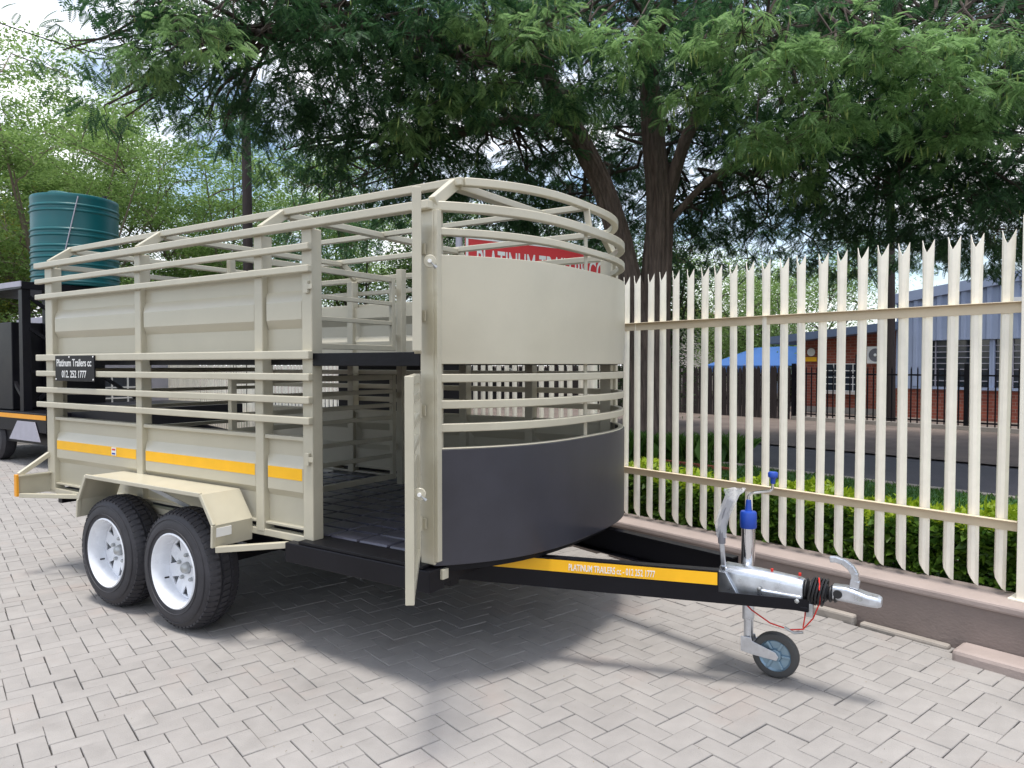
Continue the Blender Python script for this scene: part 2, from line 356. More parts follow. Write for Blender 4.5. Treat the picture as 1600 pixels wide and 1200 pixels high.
# ------------------------------------------------------------------ palisade fence
fence = thing('palisade_fence', 'cream steel palisade fence with split pointed pales along the yard', 'fence', F(-1, 0, .27))
def pale_mesh():
    w, d = .029, .016   # half width, fold depth
    # W-profile pale with split pointed top and pointed foot
    xs = [-.026, -.015, 0, .015, .026]; ys = [.014, -.006, -.011, -.006, .014]
    v = []; f = []
    H0, H1 = .285, 2.045
    top = [H1, H1-.040, H1-.068, H1-.040, H1]; bot = [H0+.085, H0+.062, H0+.038, H0+.014, H0]
    xt = [-.027, -.015, 0, .017, .033]
    xt2 = [-.030, -.017, 0, .017, .030]
    lev = [bot, [H0+.12]*5, [1.78]*5, top]
    for L, xx in ((bot, xs), ([H0+.115]*5, xs), ([1.78]*5, xs), (top, xt)):
        for i in range(5): v.append((xx[i], ys[i]-(.010 if L is top and i in (0, 4) else 0), L[i]))
    for a in range(3):
        for i in range(4): f.append((a*5+i, a*5+i+1, (a+1)*5+i+1, (a+1)*5+i))
    me = bpy.data.meshes.new('pale'); me.from_pydata(v, [], f); me.materials.append(CREAM); return me
pme_ = pale_mesh(); PITCHF, T0 = .1145, -1.9153
for i in range(-150, 34):
    t = T0+i*PITCHF
    if abs(t-.50) < .07: continue
    o = bpy.data.objects.new('pale', pme_); COL.objects.link(o); adopt(o, fence)
    o.location = F(t, .001, random.uniform(-.004, .004)); o.rotation_euler = (random.gauss(0, .003), random.gauss(0, .004), TH+random.gauss(0, .02))
    sm = o.modifiers.new('t', 'SOLIDIFY'); sm.thickness = .003
for z0, z1 in ((1.642, 1.692), (.592, .640)):
    for (a, b) in ((-20, -9.6), (-9.55, -5.2), (-5.15, -2.45), (-2.4, .460), (.540, 1.98)):
        m_ = MB(); fbox(m_, a, b, -.016, -.012, z0, z1); fbox(m_, a, b, -.046, -.012, z1, z1+.004); m_.build('fence_rail', CREAMR, fence, bevel=.002)
for t in (-20, -9.58, -5.18, -2.42, .500, 2.0):
    m_ = MB(); fbox(m_, t-.038, t+.038, .012 if t < .4 else -.05, .088 if t < .4 else .026, .2, 2.02 if t < .4 else 2.10); m_.build('fence_post', CREAM, fence, bevel=.004)
    m_ = MB(); fbox(m_, t-.07, t+.07, -.06, .10, .268, .275); m_.build('base_plate', CREAM, fence)

# ------------------------------------------------------------------ livestock trailer
TR = thing('livestock_trailer', 'beige double deck livestock trailer with dark rounded front, parked beside the cream fence', 'trailer', (1.8, .88, 0))
W = 1.76
ZT, Z2, Z3, ZD, ZR2, ZR3, ZR4, ZP = 2.062, 1.955, 1.851, 1.441, 1.335, 1.225, 1.126, 2.185
def bow(y0, y1, xb, b, half, n=28):
    return [(xb+b*(1-abs((y-.88)/half)**2.9), y) for y in np.linspace(y0, y1, n)]
OUT = bow(0.0, W, 3.42, .30, .88)
INN = bow(.15, W-.15, 3.45, .25, .76)
def yy(side, y): return y if side == 0 else W-y
# posts
for side in (0, 1):
    posts = [(.03, .125), (1.137, 1.199), (2.25, 2.313)] + ([(2.61, 2.68), (3.355, 3.43)] if side == 0 else [(2.80, 2.86), (3.355, 3.43)])
    for k, (a, b) in enumerate(posts):
        m_ = MB(); y0, y1 = sorted((yy(side, -.004), yy(side, .062)))
        m_.box(a, b, y0, y1, .545, ZT-.018); m_.build('side_post', BEIGE, TR, bevel=.005)
    # rails outside the posts
    xe = 2.69 if side == 0 else 3.36
    for z, h in ((Z2, .032), (Z3, .034), (ZD, .042), (ZR2, .036), (ZR3, .036), (ZR4, .036)):
        m_ = MB(); y0, y1 = sorted((yy(side, -.036), yy(side, -.005))); m_.box(-.045, xe, y0, y1, z-h/2, z+h/2); m_.build('side_rail', BEIGE, TR, bevel=.005)
    m_ = MB(); y0, y1 = sorted((yy(side, -.036), yy(side, .012))); m_.box(-.055, 3.425, y0, y1, ZT-.019, ZT+.019); m_.build('top_rail', BEIGE, TR, bevel=.005)
    m_ = MB(); yc = yy(side, .15); m_.box(.05, 3.47, yc-.018, yc+.018, ZP-.018, ZP+.018); m_.build('roof_rail', BEIGE, TR, bevel=.005)
    # pressed side panels between the posts
    spans = [(a[1], b[0]) for a, b in zip(posts[:-1], posts[1:])]
    if side == 0: spans = spans[:3]
    up = [(1.842, .034), (1.757, .034), (1.700, .003), (1.615, .003), (1.572, .034), (1.462, .034)]
    lo = [(1.022, .034), (.942, .034), (.887, .003), (.772, .003), (.735, .034), (.600, .034)]
    for (a, b) in spans:
        for prof, nm in ((up, 'upper_side_panel'), (lo, 'lower_side_panel')):
            m_ = MB(); e = .028
            vs = []
            for z, y in prof:
                raised = y < .02
                vs += [(a-.01, yy(side, .034), z), (a+(e if raised else .004), yy(side, y), z), (b-(e*.3 if raised else .004), yy(side, y), z), (b+.01, yy(side, .034), z)]
            fs = [(i*4+j, i*4+j+1, i*4+j+5, i*4+j+4) for i in range(5) for j in range(3)]
            m_.add(vs, fs); m_.build(nm, SHEET, TR, solid=.003)
        m_ = MB(); y0, y1 = sorted((yy(side, .004), yy(side, .05))); m_.box(a+.002, b-.002, y0, y1, 1.022, 1.042); m_.build('panel_lip', BEIGE, TR, bevel=.003)
        m_ = MB(); m_.box(a+.002, b-.002, y0, y1, .588, .600); m_.build('panel_lip', BEIGE, TR, bevel=.002)
        if side == 0:
            m_ = MB(); m_.box(a+.03, b-.012, .0005, .0035, .828, .886); m_.build('yellow_stripe', YELLOW, TR)
    m_ = MB(); y0, y1 = sorted((yy(side, .0), yy(side, .05))); m_.box(.0, 2.62 if side == 0 else 3.40, y0, y1, .525, .560); m_.build('bottom_rail', BEIGE, TR, bevel=.004)
    # mudguard over the two wheels
    yo, yi = yy(side, -.223), yy(side, 0.0)
    pr = [(.893, .495), (.905, .60), (.992, .745), (2.112, .745), (2.215, .604), (2.21, .495)]
    m_ = MB(); vs = []
    for x, z in pr: vs += [(x, yo, z), (x, yi, z)]
    m_.add(vs, [(2*i, 2*i+1, 2*i+3, 2*i+2) for i in range(5)])
    fm = m_.build('mudguard', BEIGE, TR, solid=.004)
    m_ = MB()
    for (x0_, z0_), (x1_, z1_) in zip(pr[:-1], pr[1:]): m_.beam((x0_, yo, z0_), (x1_, yo, z1_), .016, .022)
    m_.build('mudguard_lip', BEIGE, TR, bevel=.003)
    m_ = MB(); m_.beam((2.215, yy(side, -.21), .485), (2.50, yy(side, .0), .505), .03, .03); m_.build('mudguard_brace', BEIGE, TR, bevel=.003)
    m_ = MB(); m_.beam((1.62, yy(side, -.2), .735), (1.80, yy(side, .02), .56), .012, .02); m_.build('mudguard_brace', STEEL, TR)
    if side == 0:
        m_ = MB(); m_.box(2.2165, 2.2195, -.215, -.125, .545, .590); m_.build('white_reflector', WHITEL, TR, bevel=.001)
        # tail bracket with orange tape
        m_ = MB(); m_.box(.05, .06, -.20, .0, .535, .665); m_.box(.05, .09, -.20, .0, .660, .668); m_.build('tail_bracket', BEIGE, TR)
        m_ = MB(); m_.beam((.055, -.19, .668), (.05, .0, .79), .03, .03); m_.build('tail_brace', BEIGE, TR, bevel=.003)
        m_ = MB(); m_.beam((.07, -.19, .535), (.42, .02, .53), .028, .028); m_.build('tail_brace', BEIGE, TR, bevel=.003)
        m_ = MB(); m_.box(.04, .074, -.214, -.198, .528, .672); m_.build('orange_reflector', ORANGE, TR, bevel=.002)
# hoops across the roof
for xh in (.085, 1.17, 2.30, 3.42):
    for sd_ in (0, 1):
        m_ = MB(); m_.beam((xh, yy(sd_, .006), ZT+.012), (xh, yy(sd_, .158), ZP), .05, .034, up=(1, 0, 0)); m_.build('hoop_leg', BEIGE, TR, bevel=.004)
    m_ = MB(); m_.box(xh-.026, xh+.026, .165, W-.165, ZP-.030, ZP+.004); m_.build('hoop_beam', BEIGE, TR, bevel=.004)
m_ = MB(); m_.box(.11, 3.685, .865, .895, ZP-.020, ZP+.010); m_.build('ridge_rail', BEIGE, TR, bevel=.004)
m_ = MB(); m_.box(.035, .075, .06, W-.06, ZT-.02, ZT+.014); m_.build('rear_header', BEIGE, TR, bevel=.004)
m_ = MB(); m_.box(.035, .075, .06, W-.06, Z3-.02, Z3+.014); m_.build('rear_header', BEIGE, TR, bevel=.004)
# rounded front
def band(path, z, h, th, nm, m=BEIGE, bev=.004):
    k = MB(); k.ribbon(path, z-h/2, z+h/2, th); return k.build(nm, m, TR, bevel=bev, smooth=True)
band(OUT, ZT, .040, .04, 'front_rail'); band(INN, ZP, .036, .036, 'front_rail')
for z in (Z2,): band(OUT, z, .032, .035, 'front_rail')
for z in (ZR2+.002, ZR3, ZR4): band(OUT, z, .036, .032, 'front_rail')
off = [(x+.002, y) for x, y in OUT]
band(off, (1.397+1.857)/2, .460, .004, 'front_upper_panel', SHEET)
band(off, (.539+1.034)/2, .495, .004, 'front_lower_panel', NAVY)
band([(x-.004, y) for x, y in OUT], 1.037, .008, .03, 'front_panel_rim', WHITEL if False else BEIGE)
for y, w_ in ((.88, .030), (.012, .03), (W-.012, .03)):
    xb = 3.42+.30*(1-abs((y-.88)/.88)**2.9)
    m_ = MB(); m_.box(xb-.042, xb-.034, y-w_/2, y+w_/2, 1.03, ZT-.015) if y == .88 else m_.box(3.431, 3.448, y-w_/2, y+w_/2, .56, ZT-.02); m_.build('front_post', BEIGE, TR, bevel=.002)
m_ = MB(); m_.beam((3.685, .88, ZP-.01), (3.70, .88, ZT+.02), .03, .012, up=(0, 1, 0)); m_.build('front_strut', BEIGE, TR)
# deck and floor
def deck(z0, z1, nm, m, inset=.045, x0=.03):
    pts = [(x0, W-.05), (x0, .05), (3.36, .05)]+[(x-inset, max(.05, min(W-.05, y))) for x, y in OUT[1:-1]]+[(3.36, W-.05)]
    k = MB(); k.prism([(x, y, z0) for x, y in pts], (0, 0, z1-z0)); return k.build(nm, m, TR)
deck(1.392, 1.437, 'upper_deck', DECKB)
m_ = MB(); m_.box(2.682, 3.352, -.002, .048, 1.388, 1.449); m_.build('deck_edge', DECKB, TR, bevel=.003)
fl = deck(.505, .545, 'floor', DECKB)
tm = None
TLX, TLY = .196, .142
for i in range(17):
    for j in range(11):
        x, y = .12+i*TLX+TLX/2, .10+j*TLY+TLY/2
        if tm is None:
            k = MB(); hx, hy = TLX/2-.0085, TLY/2-.0085; c = .004
            k.add([(-hx, -hy, 0), (hx, -hy, 0), (hx, hy, 0), (-hx, hy, 0), (-hx+c, -hy+c, .009), (hx-c, -hy+c, .009), (hx-c, hy-c, .009), (-hx+c, hy-c, .009)], [(4, 5, 6, 7), (0, 1, 5, 4), (1, 2, 6, 5), (2, 3, 7, 6), (3, 0, 4, 7)])
            o = k.build('floor_tile', MATF); tm = o.data
        else:
            o = bpy.data.objects.new('floor_tile', tm); COL.objects.link(o)
        o.parent = fl; o.matrix_parent_inverse = Matrix.Translation(-ORIGIN[TR.name]) if False else Matrix.Identity(4)
        o.location = (x, y, .545); o.rotation_euler = (random.gauss(0, .003), random.gauss(0, .003), random.gauss(0, .004))
m_ = MB(); m_.box(2.53, 3.44, -.05, .05, .436, .531); m_.build('door_sill', BLACK, TR, bevel=.004)
m_ = MB(); m_.box(2.62, 3.40, -.045, .10, .5325, .5475); m_.build('sill_plate', DECKB, TR, bevel=.003)
# chassis below
for y in (.20, W-.20):
    m_ = MB(); m_.box(.05, 3.38, y-.03, y+.03, .40, .503); m_.build('chassis_beam', BLACK, TR, bevel=.003)
for x in (.1, .7, 2.35, 2.9, 3.40):
    m_ = MB(); m_.box(x-.025, x+.025, .04, W-.04, .452, .504); m_.build('cross_member', BLACK, TR)
m_ = MB(); m_.box(3.42, 3.455, .022, .062, .480, .524); m_.build('tube_end', BEIGE, TR, bevel=.003)
# wheels ---------------------------------------------------------------
RT = .318
def disc_with_holes():
    cu = bpy.data.curves.new('disc', 'CURVE'); cu.dimensions = '2D'; cu.fill_mode = 'BOTH'; cu.extrude = .004
    def loop(pts):
        s = cu.splines.new('POLY'); s.points.add(len(pts)-1); s.use_cyclic_u = True
        for p, q in zip(s.points, pts): p.co = (q[0], q[1], 0, 1)
    loop([(.166*math.cos(t), .166*math.sin(t)) for t in np.linspace(0, 2*PI, 48, endpoint=False)])
    loop([(.032*math.cos(t), .032*math.sin(t)) for t in np.linspace(0, 2*PI, 24, endpoint=False)])
    for k in range(8):
        a = 2*PI*k/8+.2
        loop([(r*math.cos(a+d), r*math.sin(a+d)) for r, d in ((.156, .165), (.156, -.165), (.098, 0))])
    t = bpy.data.objects.new('tmp', cu); COL.objects.link(t); dg = bpy.context.evaluated_depsgraph_get()
    me = bpy.data.meshes.new_from_object(t.evaluated_get(dg)); bpy.data.objects.remove(t); me.materials.clear(); me.materials.append(WHITEP); return me
def make_wheel(xc, side):
    s = -1 if side == 0 else 1            # outward y
    yf = yy(side, -.212); c = Vector((xc, yf, RT)); axis = (0, -s, 0)     # axis points inwards
    prof = [(.186, .030), (.192, .004), (.198, .002), (.230, -.004), (.262, .002), (.284, .012), (.301, .028), (.310, .048), (.312, .064), (.312, .072), (.306, .074), (.306, .080), (.313, .082), (.314, .102), (.313, .122), (.306, .124), (.306, .130), (.312, .132), (.311, .156), (.302, .178), (.284, .194), (.255, .203), (.215, .200), (.19, .19)]
    k = MB(); k.lathe(prof, (xc, yf, RT), axis, 72)
    rim = MB(); rp = [(.196, .006), (.198, .000), (.193, -.003), (.187, .001), (.183, .012), (.177, .02), (.170, .05), (.168, .105), (.166, .14), (.175, .17), (.192, .19)]
    rim.lathe(rp, (xc, yf, RT), axis, 64)
    wh = rim.build('wheel', WHITEP, TR, smooth=True, solid=.003)
    ORIGIN[wh.name] = ORIGIN[TR.name]
    def sub(mb, nm, m, **kw):
        o = mb.build(nm, m, None, **kw); o.parent = wh; return o
    # shoulder lugs and centre blocks
    a, b = Vector((1, 0, 0)), Vector((0, 0, 1)); iv = Vector(axis)
    nL = 56
    for q in range(nL):
        for (h0, h1, r0, sh) in ((.018, .066, .300, 0), (.082, .122, .309, .5), (.138, .184, .300, .25)):
            t = 2*PI*(q+sh)/nL; rad = a*math.cos(t)+b*math.sin(t); tan = -a*math.sin(t)+b*math.cos(t); wd = .0110
            for_ = []
            if r0 < .305:
                lowi, hii = (.300, .3185) if h0 < .05 else (.3185, .300)
            else: lowi = hii = .3190
            sk = .006
            p = lambda h, r, d: Vector((xc, yf, RT))+iv*h+rad*r+tan*d
            k.hexa([p(h0, .285, -wd), p(h1, .285, -wd+sk), p(h1, .285, wd+sk), p(h0, .285, wd), p(h0, lowi, -wd), p(h1, hii, -wd+sk), p(h1, hii, wd+sk), p(h0, lowi, wd)])
    sub(k, 'tyre', RUBBER, smooth=True)
    for rr in (.222, .270):
        k = MB(); k.lathe([(rr-.002, -.004 if rr < .25 else .003), (rr, -.0075 if rr < .25 else .0005), (rr+.002, -.004 if rr < .25 else .003)], (xc, yf, RT), axis, 72); sub(k, 'sidewall_ring', RUBBER, smooth=True)
    dm = DISC.copy() if False else DISC
    d = bpy.data.objects.new('wheel_disc', dm); COL.objects.link(d); d.parent = wh
    d.matrix_world = Matrix.Identity(4); d.location = Vector((xc, yf, RT))+iv*.088; d.rotation_euler = (PI/2, random.uniform(0, 1), 0)
    k = MB(); k.lathe([(.164, .12), (.05, .121), (.0, .121)], (xc, yf, RT), axis, 32); sub(k, 'brake_drum', BLACK)
    k = MB(); k.lathe([(.030, .11), (.030, .070), (.026, .064), (.021, .054), (.013, .050), (0, .049)], (xc, yf, RT), axis, 24); sub(k, 'hub_cap', STEEL, smooth=True)
    for q in range(5):
        t = 2*PI*q/5+.3; p = Vector((xc, yf, RT))+a*.068*math.cos(t)+b*.068*math.sin(t)
        k = MB(); k.lathe([(.011, .086), (.010, .068), (.005, .064), (0, .064)], p, axis, 6); sub(k, 'wheel_nut', STEEL)
    t = 3.6; p = Vector((xc, yf, RT))+a*.150*math.cos(t)+b*.150*math.sin(t)
    k = MB(); k.tube([p+iv*.06, p+iv*.035-(a*math.cos(t)+b*math.sin(t))*.008], .005, 8); sub(k, 'valve', BLKP)
DISC = disc_with_holes()
for side in (0, 1):
    for xc in (1.178, 1.842): make_wheel(xc, side)
for xc in (1.178, 1.842):
    m_ = MB(); m_.box(xc-.025, xc+.025, .02, W-.02, RT-.025, RT+.025); m_.build('axle', BLACK, TR)
for y in (.20, W-.2):
    for xc in (1.178, 1.842):
        m_ = MB(); m_.tube([(xc-.30, y, .42), (xc-.1, y, .36), (xc, y, .345), (xc+.1, y, .36), (xc+.30, y, .42)], .022, 6); m_.build('leaf_spring', BLACK, TR)
# gates ------------------------------------------------------------------
def gate(nm, hinge, free, z0, z1, rails, sheet=None, m=BEIGE, fw=.036, th=.031):
    h, f_ = Vector((*hinge, 0)), Vector((*free, 0)); d = (f_-h).normalized()
    k = MB(); k.beam(h+Vector((0, 0, z0)), h+Vector((0, 0, z1)), th, fw, up=d); k.beam(f_+Vector((0, 0, z0)), f_+Vector((0, 0, z1)), th, fw, up=d)
    for z in (z0+fw/2, z1-fw/2): k.beam(h+d*fw/2+Vector((0, 0, z)), f_-d*fw/2+Vector((0, 0, z)), th-.003, fw)
    g_ = k.build(nm, m, TR, bevel=.003); ORIGIN[g_.name] = ORIGIN[TR.name]
    for z in rails:
        k = MB(); k.beam(h+d*fw/2+Vector((0, 0, z)), f_-d*fw/2+Vector((0, 0, z)), .024, .028); o = k.build('gate_rail', m, None, bevel=.003); o.parent = g_
    if sheet:
        k = MB(); k.beam(h+d*fw/2+Vector((0, 0, (sheet[0]+sheet[1])/2)), f_-d*fw/2+Vector((0, 0, (sheet[0]+sheet[1])/2)), .004, sheet[1]-sheet[0]); o = k.build('gate_sheet', m, None); o.parent = g_
    return g_
g1 = gate('side_gate', (3.372, -.046), (3.752, -.522), .585, 1.357, (1.09, 1.18, 1.27), (.61, 1.02))
g2 = gate('side_gate', (3.378, -.044), (3.772, -.505), 1.440, 1.985, (1.80, 1.70), (1.46, 1.66))
def hinge(parent, x, y, z):
    k = MB(); k.tube([(x, y, z-.030), (x, y, z+.030)], .007, 10); k.box(x-.018, x+.022, y+.004, y+.010, z-.022, z+.022); o = k.build('hinge', BEIGE, None, smooth=False); o.parent = parent
for z in (1.20, .72): hinge(g1, 3.372, -.022, z)
for z in (1.60, 1.88): hinge(g2, 3.372, -.022, z)
def latch(parent, p, z):
    k = MB(); q = Vector((*p, z)); ax_ = (fwd_h*-1)
    k.lathe([(0, -.005), (.020, -.005), (.022, -.003), (.022, .003), (.020, .005), (0, .005)], q, ax_, 20); o = k.build('latch_plate', BEIGE, None, smooth=True); o.parent = parent
    k = MB(); k.tube([q+Vector(ax_)*.005, q+Vector(ax_)*.016], .007, 8); o = k.build('latch_bolt', WHITEL, None); o.parent = parent
    k = MB(); k.tube([q, q+Vector((.018, .012, -.022))], .006, 8); o = k.build('latch_pin', STEEL, None); o.parent = parent
latch(g1, (3.768, -.490), .955); latch(g2, (3.800, -.470), 1.742)
for z in (.94, 1.765):
    k = MB(); k.box(2.640, 2.668, -.020, -.004, z-.03, z+.03); k.box(2.668, 2.700, -.020, -.016, z-.012, z+.012); k.build('keeper', BEIGE, TR, bevel=.002)
# inner partition gates and their posts
pg1 = gate('partition_gate', (1.92, 1.375), (1.92, .10), .60, 1.325, (.765, .885, 1.03, 1.115, 1.21))
pg2 = gate('partition_gate', (1.92, 1.375), (1.92, .10), 1.49, 2.0, (1.815, 1.68))
k = MB(); k.box(1.895, 1.945, 1.44, 1.49, .545, ZT); k.build('partition_post', BEIGE, TR, bevel=.003)
for z in (.70, .79, 1.0, 1.20): 
    k = MB(); k.beam((1.92, 1.49, z), (1.92, 1.70, z), .024, .028); k.build('partition_rail', BEIGE, TR)
for z in (.82, 1.18): hinge(pg1, 1.90, 1.410, z)
for z in (1.58, 1.90): hinge(pg2, 1.90, 1.410, z)
# rear ramp gates seen through the bars
pg3 = gate('rear_gate', (.06, .09), (.06, W-.09), .56, 1.37, (.75, .92, 1.08, 1.2))
# name board
nb = MB(); nb.box(.253, .750, -.0465, -.0385, 1.288, 1.452); nbo = nb.build('name_board', BLACK, TR, bevel=.002)
nbo['label'] = 'small black board with white lettering on the side rails'
o = text_obj('Platinum Trailers cc', 'lettering', WHITEL, nbo, (.278, -.0475, 1.384), (1, 0, 0), (0, 0, 1), .046, .44, bold=.01); o.matrix_parent_inverse = Matrix.Identity(4)
o = text_obj('012. 252 1777', 'lettering', WHITEL, nbo, (.345, -.0475, 1.312), (1, 0, 0), (0, 0, 1), .044, .31, bold=.01); o.matrix_parent_inverse = Matrix.Identity(4)
for x, z in ((.265, 1.30), (.738, 1.30), (.44, 1.443), (.738, 1.443)):
    k = MB(); k.lathe([(.006, 0), (.005, .003), (0, .003)], (x, -.0465, z), (0, -1, 0), 8); o = k.build('screw', WHITEL, None); o.parent = nbo
k = MB(); k.box(.855, .905, -.003, -.0005, .835, .884); st = k.build('sticker', WHITEL, TR)
for z, m_ in ((.870, RED), (.845, BLUEP)):
    k = MB(); k.box(.862, .898, -.0042, -.003, z-.004, z+.006); o = k.build('sticker_print', m_, None); o.parent = st
# drawbar ------------------------------------------------------------------
def drawbar(y_at, sgn):
    p0, p1 = Vector((2.9, y_at(2.9), .43)), Vector((4.76, y_at(4.76), .43)); d = (p1-p0).normalized(); nrm = Vector((d.y, -d.x, 0))*sgn
    pm_ = Vector((4.41, y_at(4.41), .43))
    k = MB(); k.beam(p0, pm_, .006, .140); k.beam(pm_+Vector((0, 0, -.0455)), p1+Vector((0, 0, -.0455)), .006, .049)
    q = -nrm*.024
    for z, e in ((.497, pm_), (.363, p1)): k.beam(p0+q+Vector((0, 0, z-.43)), e+q+Vector((0, 0, z-.43)), .048, .006)
    o = k.build('drawbar', BLACK, TR); ORIGIN[o.name] = ORIGIN[TR.name]; return o, p0, d, nrm
ynear = lambda x: .520+(x-3.69)*.297
o1, p0, d, nrm = drawbar(ynear, 1)
o2, _, _, _ = drawbar(lambda x: W-ynear(x), -1)
k = MB(); a0 = p0+d*((3.42-2.9)/d.x)+nrm*.0045; a1 = p0+d*((4.405-2.9)/d.x)+nrm*.0045
k.beam(a0+Vector((0, 0, .036)), a1+Vector((0, 0, .036)), .002, .054); ys = k.build('drawbar_stripe', YELLOW, None); ys.parent = o1
tp = p0+d*((3.775-2.9)/d.x)+nrm*.0062
tx = text_obj('PLATINUM TRAILERS cc - 012 252 1777', 'lettering', WHITEL, None, tp+Vector((0, 0, .020)), d, (0, 0, 1), .029, .375/d.x, bold=.012); tx.parent = o1
k = MB(); k.prism([F_ for F_ in [Vector((4.30, .80, .362)), Vector((4.52, .84, .362)), Vector((4.50, .84, .335)), Vector((4.42, .82, .335))]], (0, .18, 0)); k.build('gusset', BLACK, TR)
k = MB(); k.box(4.36, 4.76, .825, .935, .357, .377); k.build('coupling_plate', BLACK, TR, bevel=.003)
# coupling
def rsec(x, w, z0, z1, n=5):   # rounded-top section
    pts = [(x, .88-w, z0)]
    for t in np.linspace(PI, 0, 9): pts.append((x, .88+w*math.cos(t), z1-.035+.035*math.sin(t)))
    pts.append((x, .88+w, z0)); return pts
def loft(mb, secs):
    k = len(secs[0]); o = len(mb.v)
    for s in secs: mb.v += [tuple(p) for p in s]
    for i in range(len(secs)-1):
        for j in range(k): mb.f.append((o+i*k+j, o+i*k+(j+1) % k, o+(i+1)*k+(j+1) % k, o+(i+1)*k+j))
    mb.f.append(tuple(o+j for j in reversed(range(k)))); e = o+(len(secs)-1)*k; mb.f.append(tuple(e+j for j in range(k)))
    return mb
k = MB(); loft(k, [rsec(4.375, .052, .380, .492), rsec(4.40, .055, .380, .505), rsec(4.55, .050, .383, .500), rsec(4.72, .045, .390, .487), rsec(4.735, .043, .394, .482)])
cp = k.build('coupling_housing', GALV, TR, bevel=.004, smooth=True); ORIGIN[cp.name] = ORIGIN[TR.name]
k = MB(); k.beam((4.55, .825, .408), (4.73, .835, .405), .014, .030); o = k.build('housing_rib', GALV, None, bevel=.005); o.parent = cp
for x, z in ((4.395, .395), (4.395, .42), (4.56, .425), (4.715, .40)):
    k = MB(); k.lathe([(.010, 0), (.010, .008), (.004, .011), (0, .011)], (x, .825, z), (0, -1, 0), 6); o = k.build('bolt', STEEL, None); o.parent = cp
k = MB(); pr_ = []
for i in range(7):
    x = i*.019; r_ = .047-.0022*i; pr_ += [(r_*.72, x), (r_, x+.006), (r_, x+.010), (r_*.74, x+.017)]
k.lathe([(0.02, -.004)]+pr_+[(.02, .135)], (4.735, .88, .440), (1, 0, -.03), 28); o = k.build('bellows', BLKP, TR, smooth=True)
for i in range(5):
    k = MB(); cx = 4.762+i*.013; k.tube([(cx+.010*math.sin(t*1.0), .88+.053*math.cos(t), .437+.056*math.sin(t)) for t in np.linspace(0, 2*PI, 20)], .0045, 6, caps=False); k.build('electric_cable', BLKP, TR, smooth=True)
def boxsec(x, w, z0, z1, c=.008): return [(x, .88-w, z0+c), (x, .88-w, z1-c), (x, .88-w+c, z1), (x, .88+w-c, z1), (x, .88+w, z1-c), (x, .88+w, z0+c), (x, .88+w-c, z0), (x, .88-w+c, z0)]
k = MB(); loft(k, [boxsec(4.845, .030, .420, .478), boxsec(4.90, .032, .418, .480), boxsec(4.945, .034, .416, .470), boxsec(4.975, .036, .415, .462), boxsec(5.015, .034, .415, .458), boxsec(5.030, .024, .420, .450)])
hd = k.build('coupling_head', GALV, TR, bevel=.004, smooth=True); ORIGIN[hd.name] = ORIGIN[TR.name]
k = MB(); k.lathe([(0, .005), (.017, .005), (.018, 0), (.017, -.004)], (4.868, .848, .448), (0, -1, 0), 16); o = k.build('bush', BLKP, None); o.parent = hd
k = MB(); k.lathe([(0, .003), (.010, .003), (.011, 0)], (4.952, .847, .444), (0, -1, 0), 14); o = k.build('rivet', STEEL, None); o.parent = hd
hp = [(4.925, .88, .475), (4.930, .88, .505), (4.928, .88, .535), (4.912, .88, .560), (4.885, .88, .578), (4.855, .88, .585), (4.838, .88, .583)]
k = MB(); wd = [.019, .015, .015, .014, .013, .012, .010]
for i in range(6): k.beam(hp[i], Vector(hp[i+1])+(Vector(hp[i+1])-Vector(hp[i])).normalized()*.006, .026, wd[i]*1.9, up=(1, 0, .4))
o = k.build('coupling_handle', GALV, TR, bevel=.004)
# handbrake lever in a plastic bag
lv = [(4.408, .835, .40), (4.402, .83, .50), (4.395, .825, .60), (4.392, .825, .66), (4.396, .825, .70), (4.415, .825, .765), (4.432, .825, .80)]
k = MB(); 
for i in range(3): k.beam(lv[i], Vector(lv[i+1])+Vector((0, 0, .002)), .022, .012, up=(0, 1, 0))
br = k.build('brake_lever', GALV, TR, bevel=.004); ORIGIN[br.name] = ORIGIN[TR.name]
k = MB(); k.tube(lv[2:], [.016, .017, .017, .018, .016], 10); o = k.build('lever_grip', GREYP, None, smooth=True); o.parent = br
k = MB(); n_ = 14
pts = [(4.392, .625, .021), (4.390, .68, .025), (4.400, .72, .026), (4.418, .77, .028), (4.436, .815, .031), (4.446, .842, .040), (4.452, .850, .044)]
vs = []
for x, z, r_ in pts:
    for j in range(n_):
        t = 2*PI*j/n_; q = r_*(1+random.uniform(-.16, .16)); vs.append((x+q*math.cos(t), .825+q*.75*math.sin(t), z+random.uniform(-.005, .005)))
k.add(vs, [(i*n_+j, i*n_+(j+1) % n_, (i+1)*n_+(j+1) % n_, (i+1)*n_+j) for i in range(6) for j in range(n_)]); o = k.build('plastic_bag', PLASTIC, None); o.parent = br
k = MB(); k.prism([(4.38, .823, .378), (4.47, .823, .382), (4.415, .823, .475), (4.385, .823, .475)], (0, -.010, 0)); o = k.build('lever_bracket', GALV, None, bevel=.002); o.parent = br
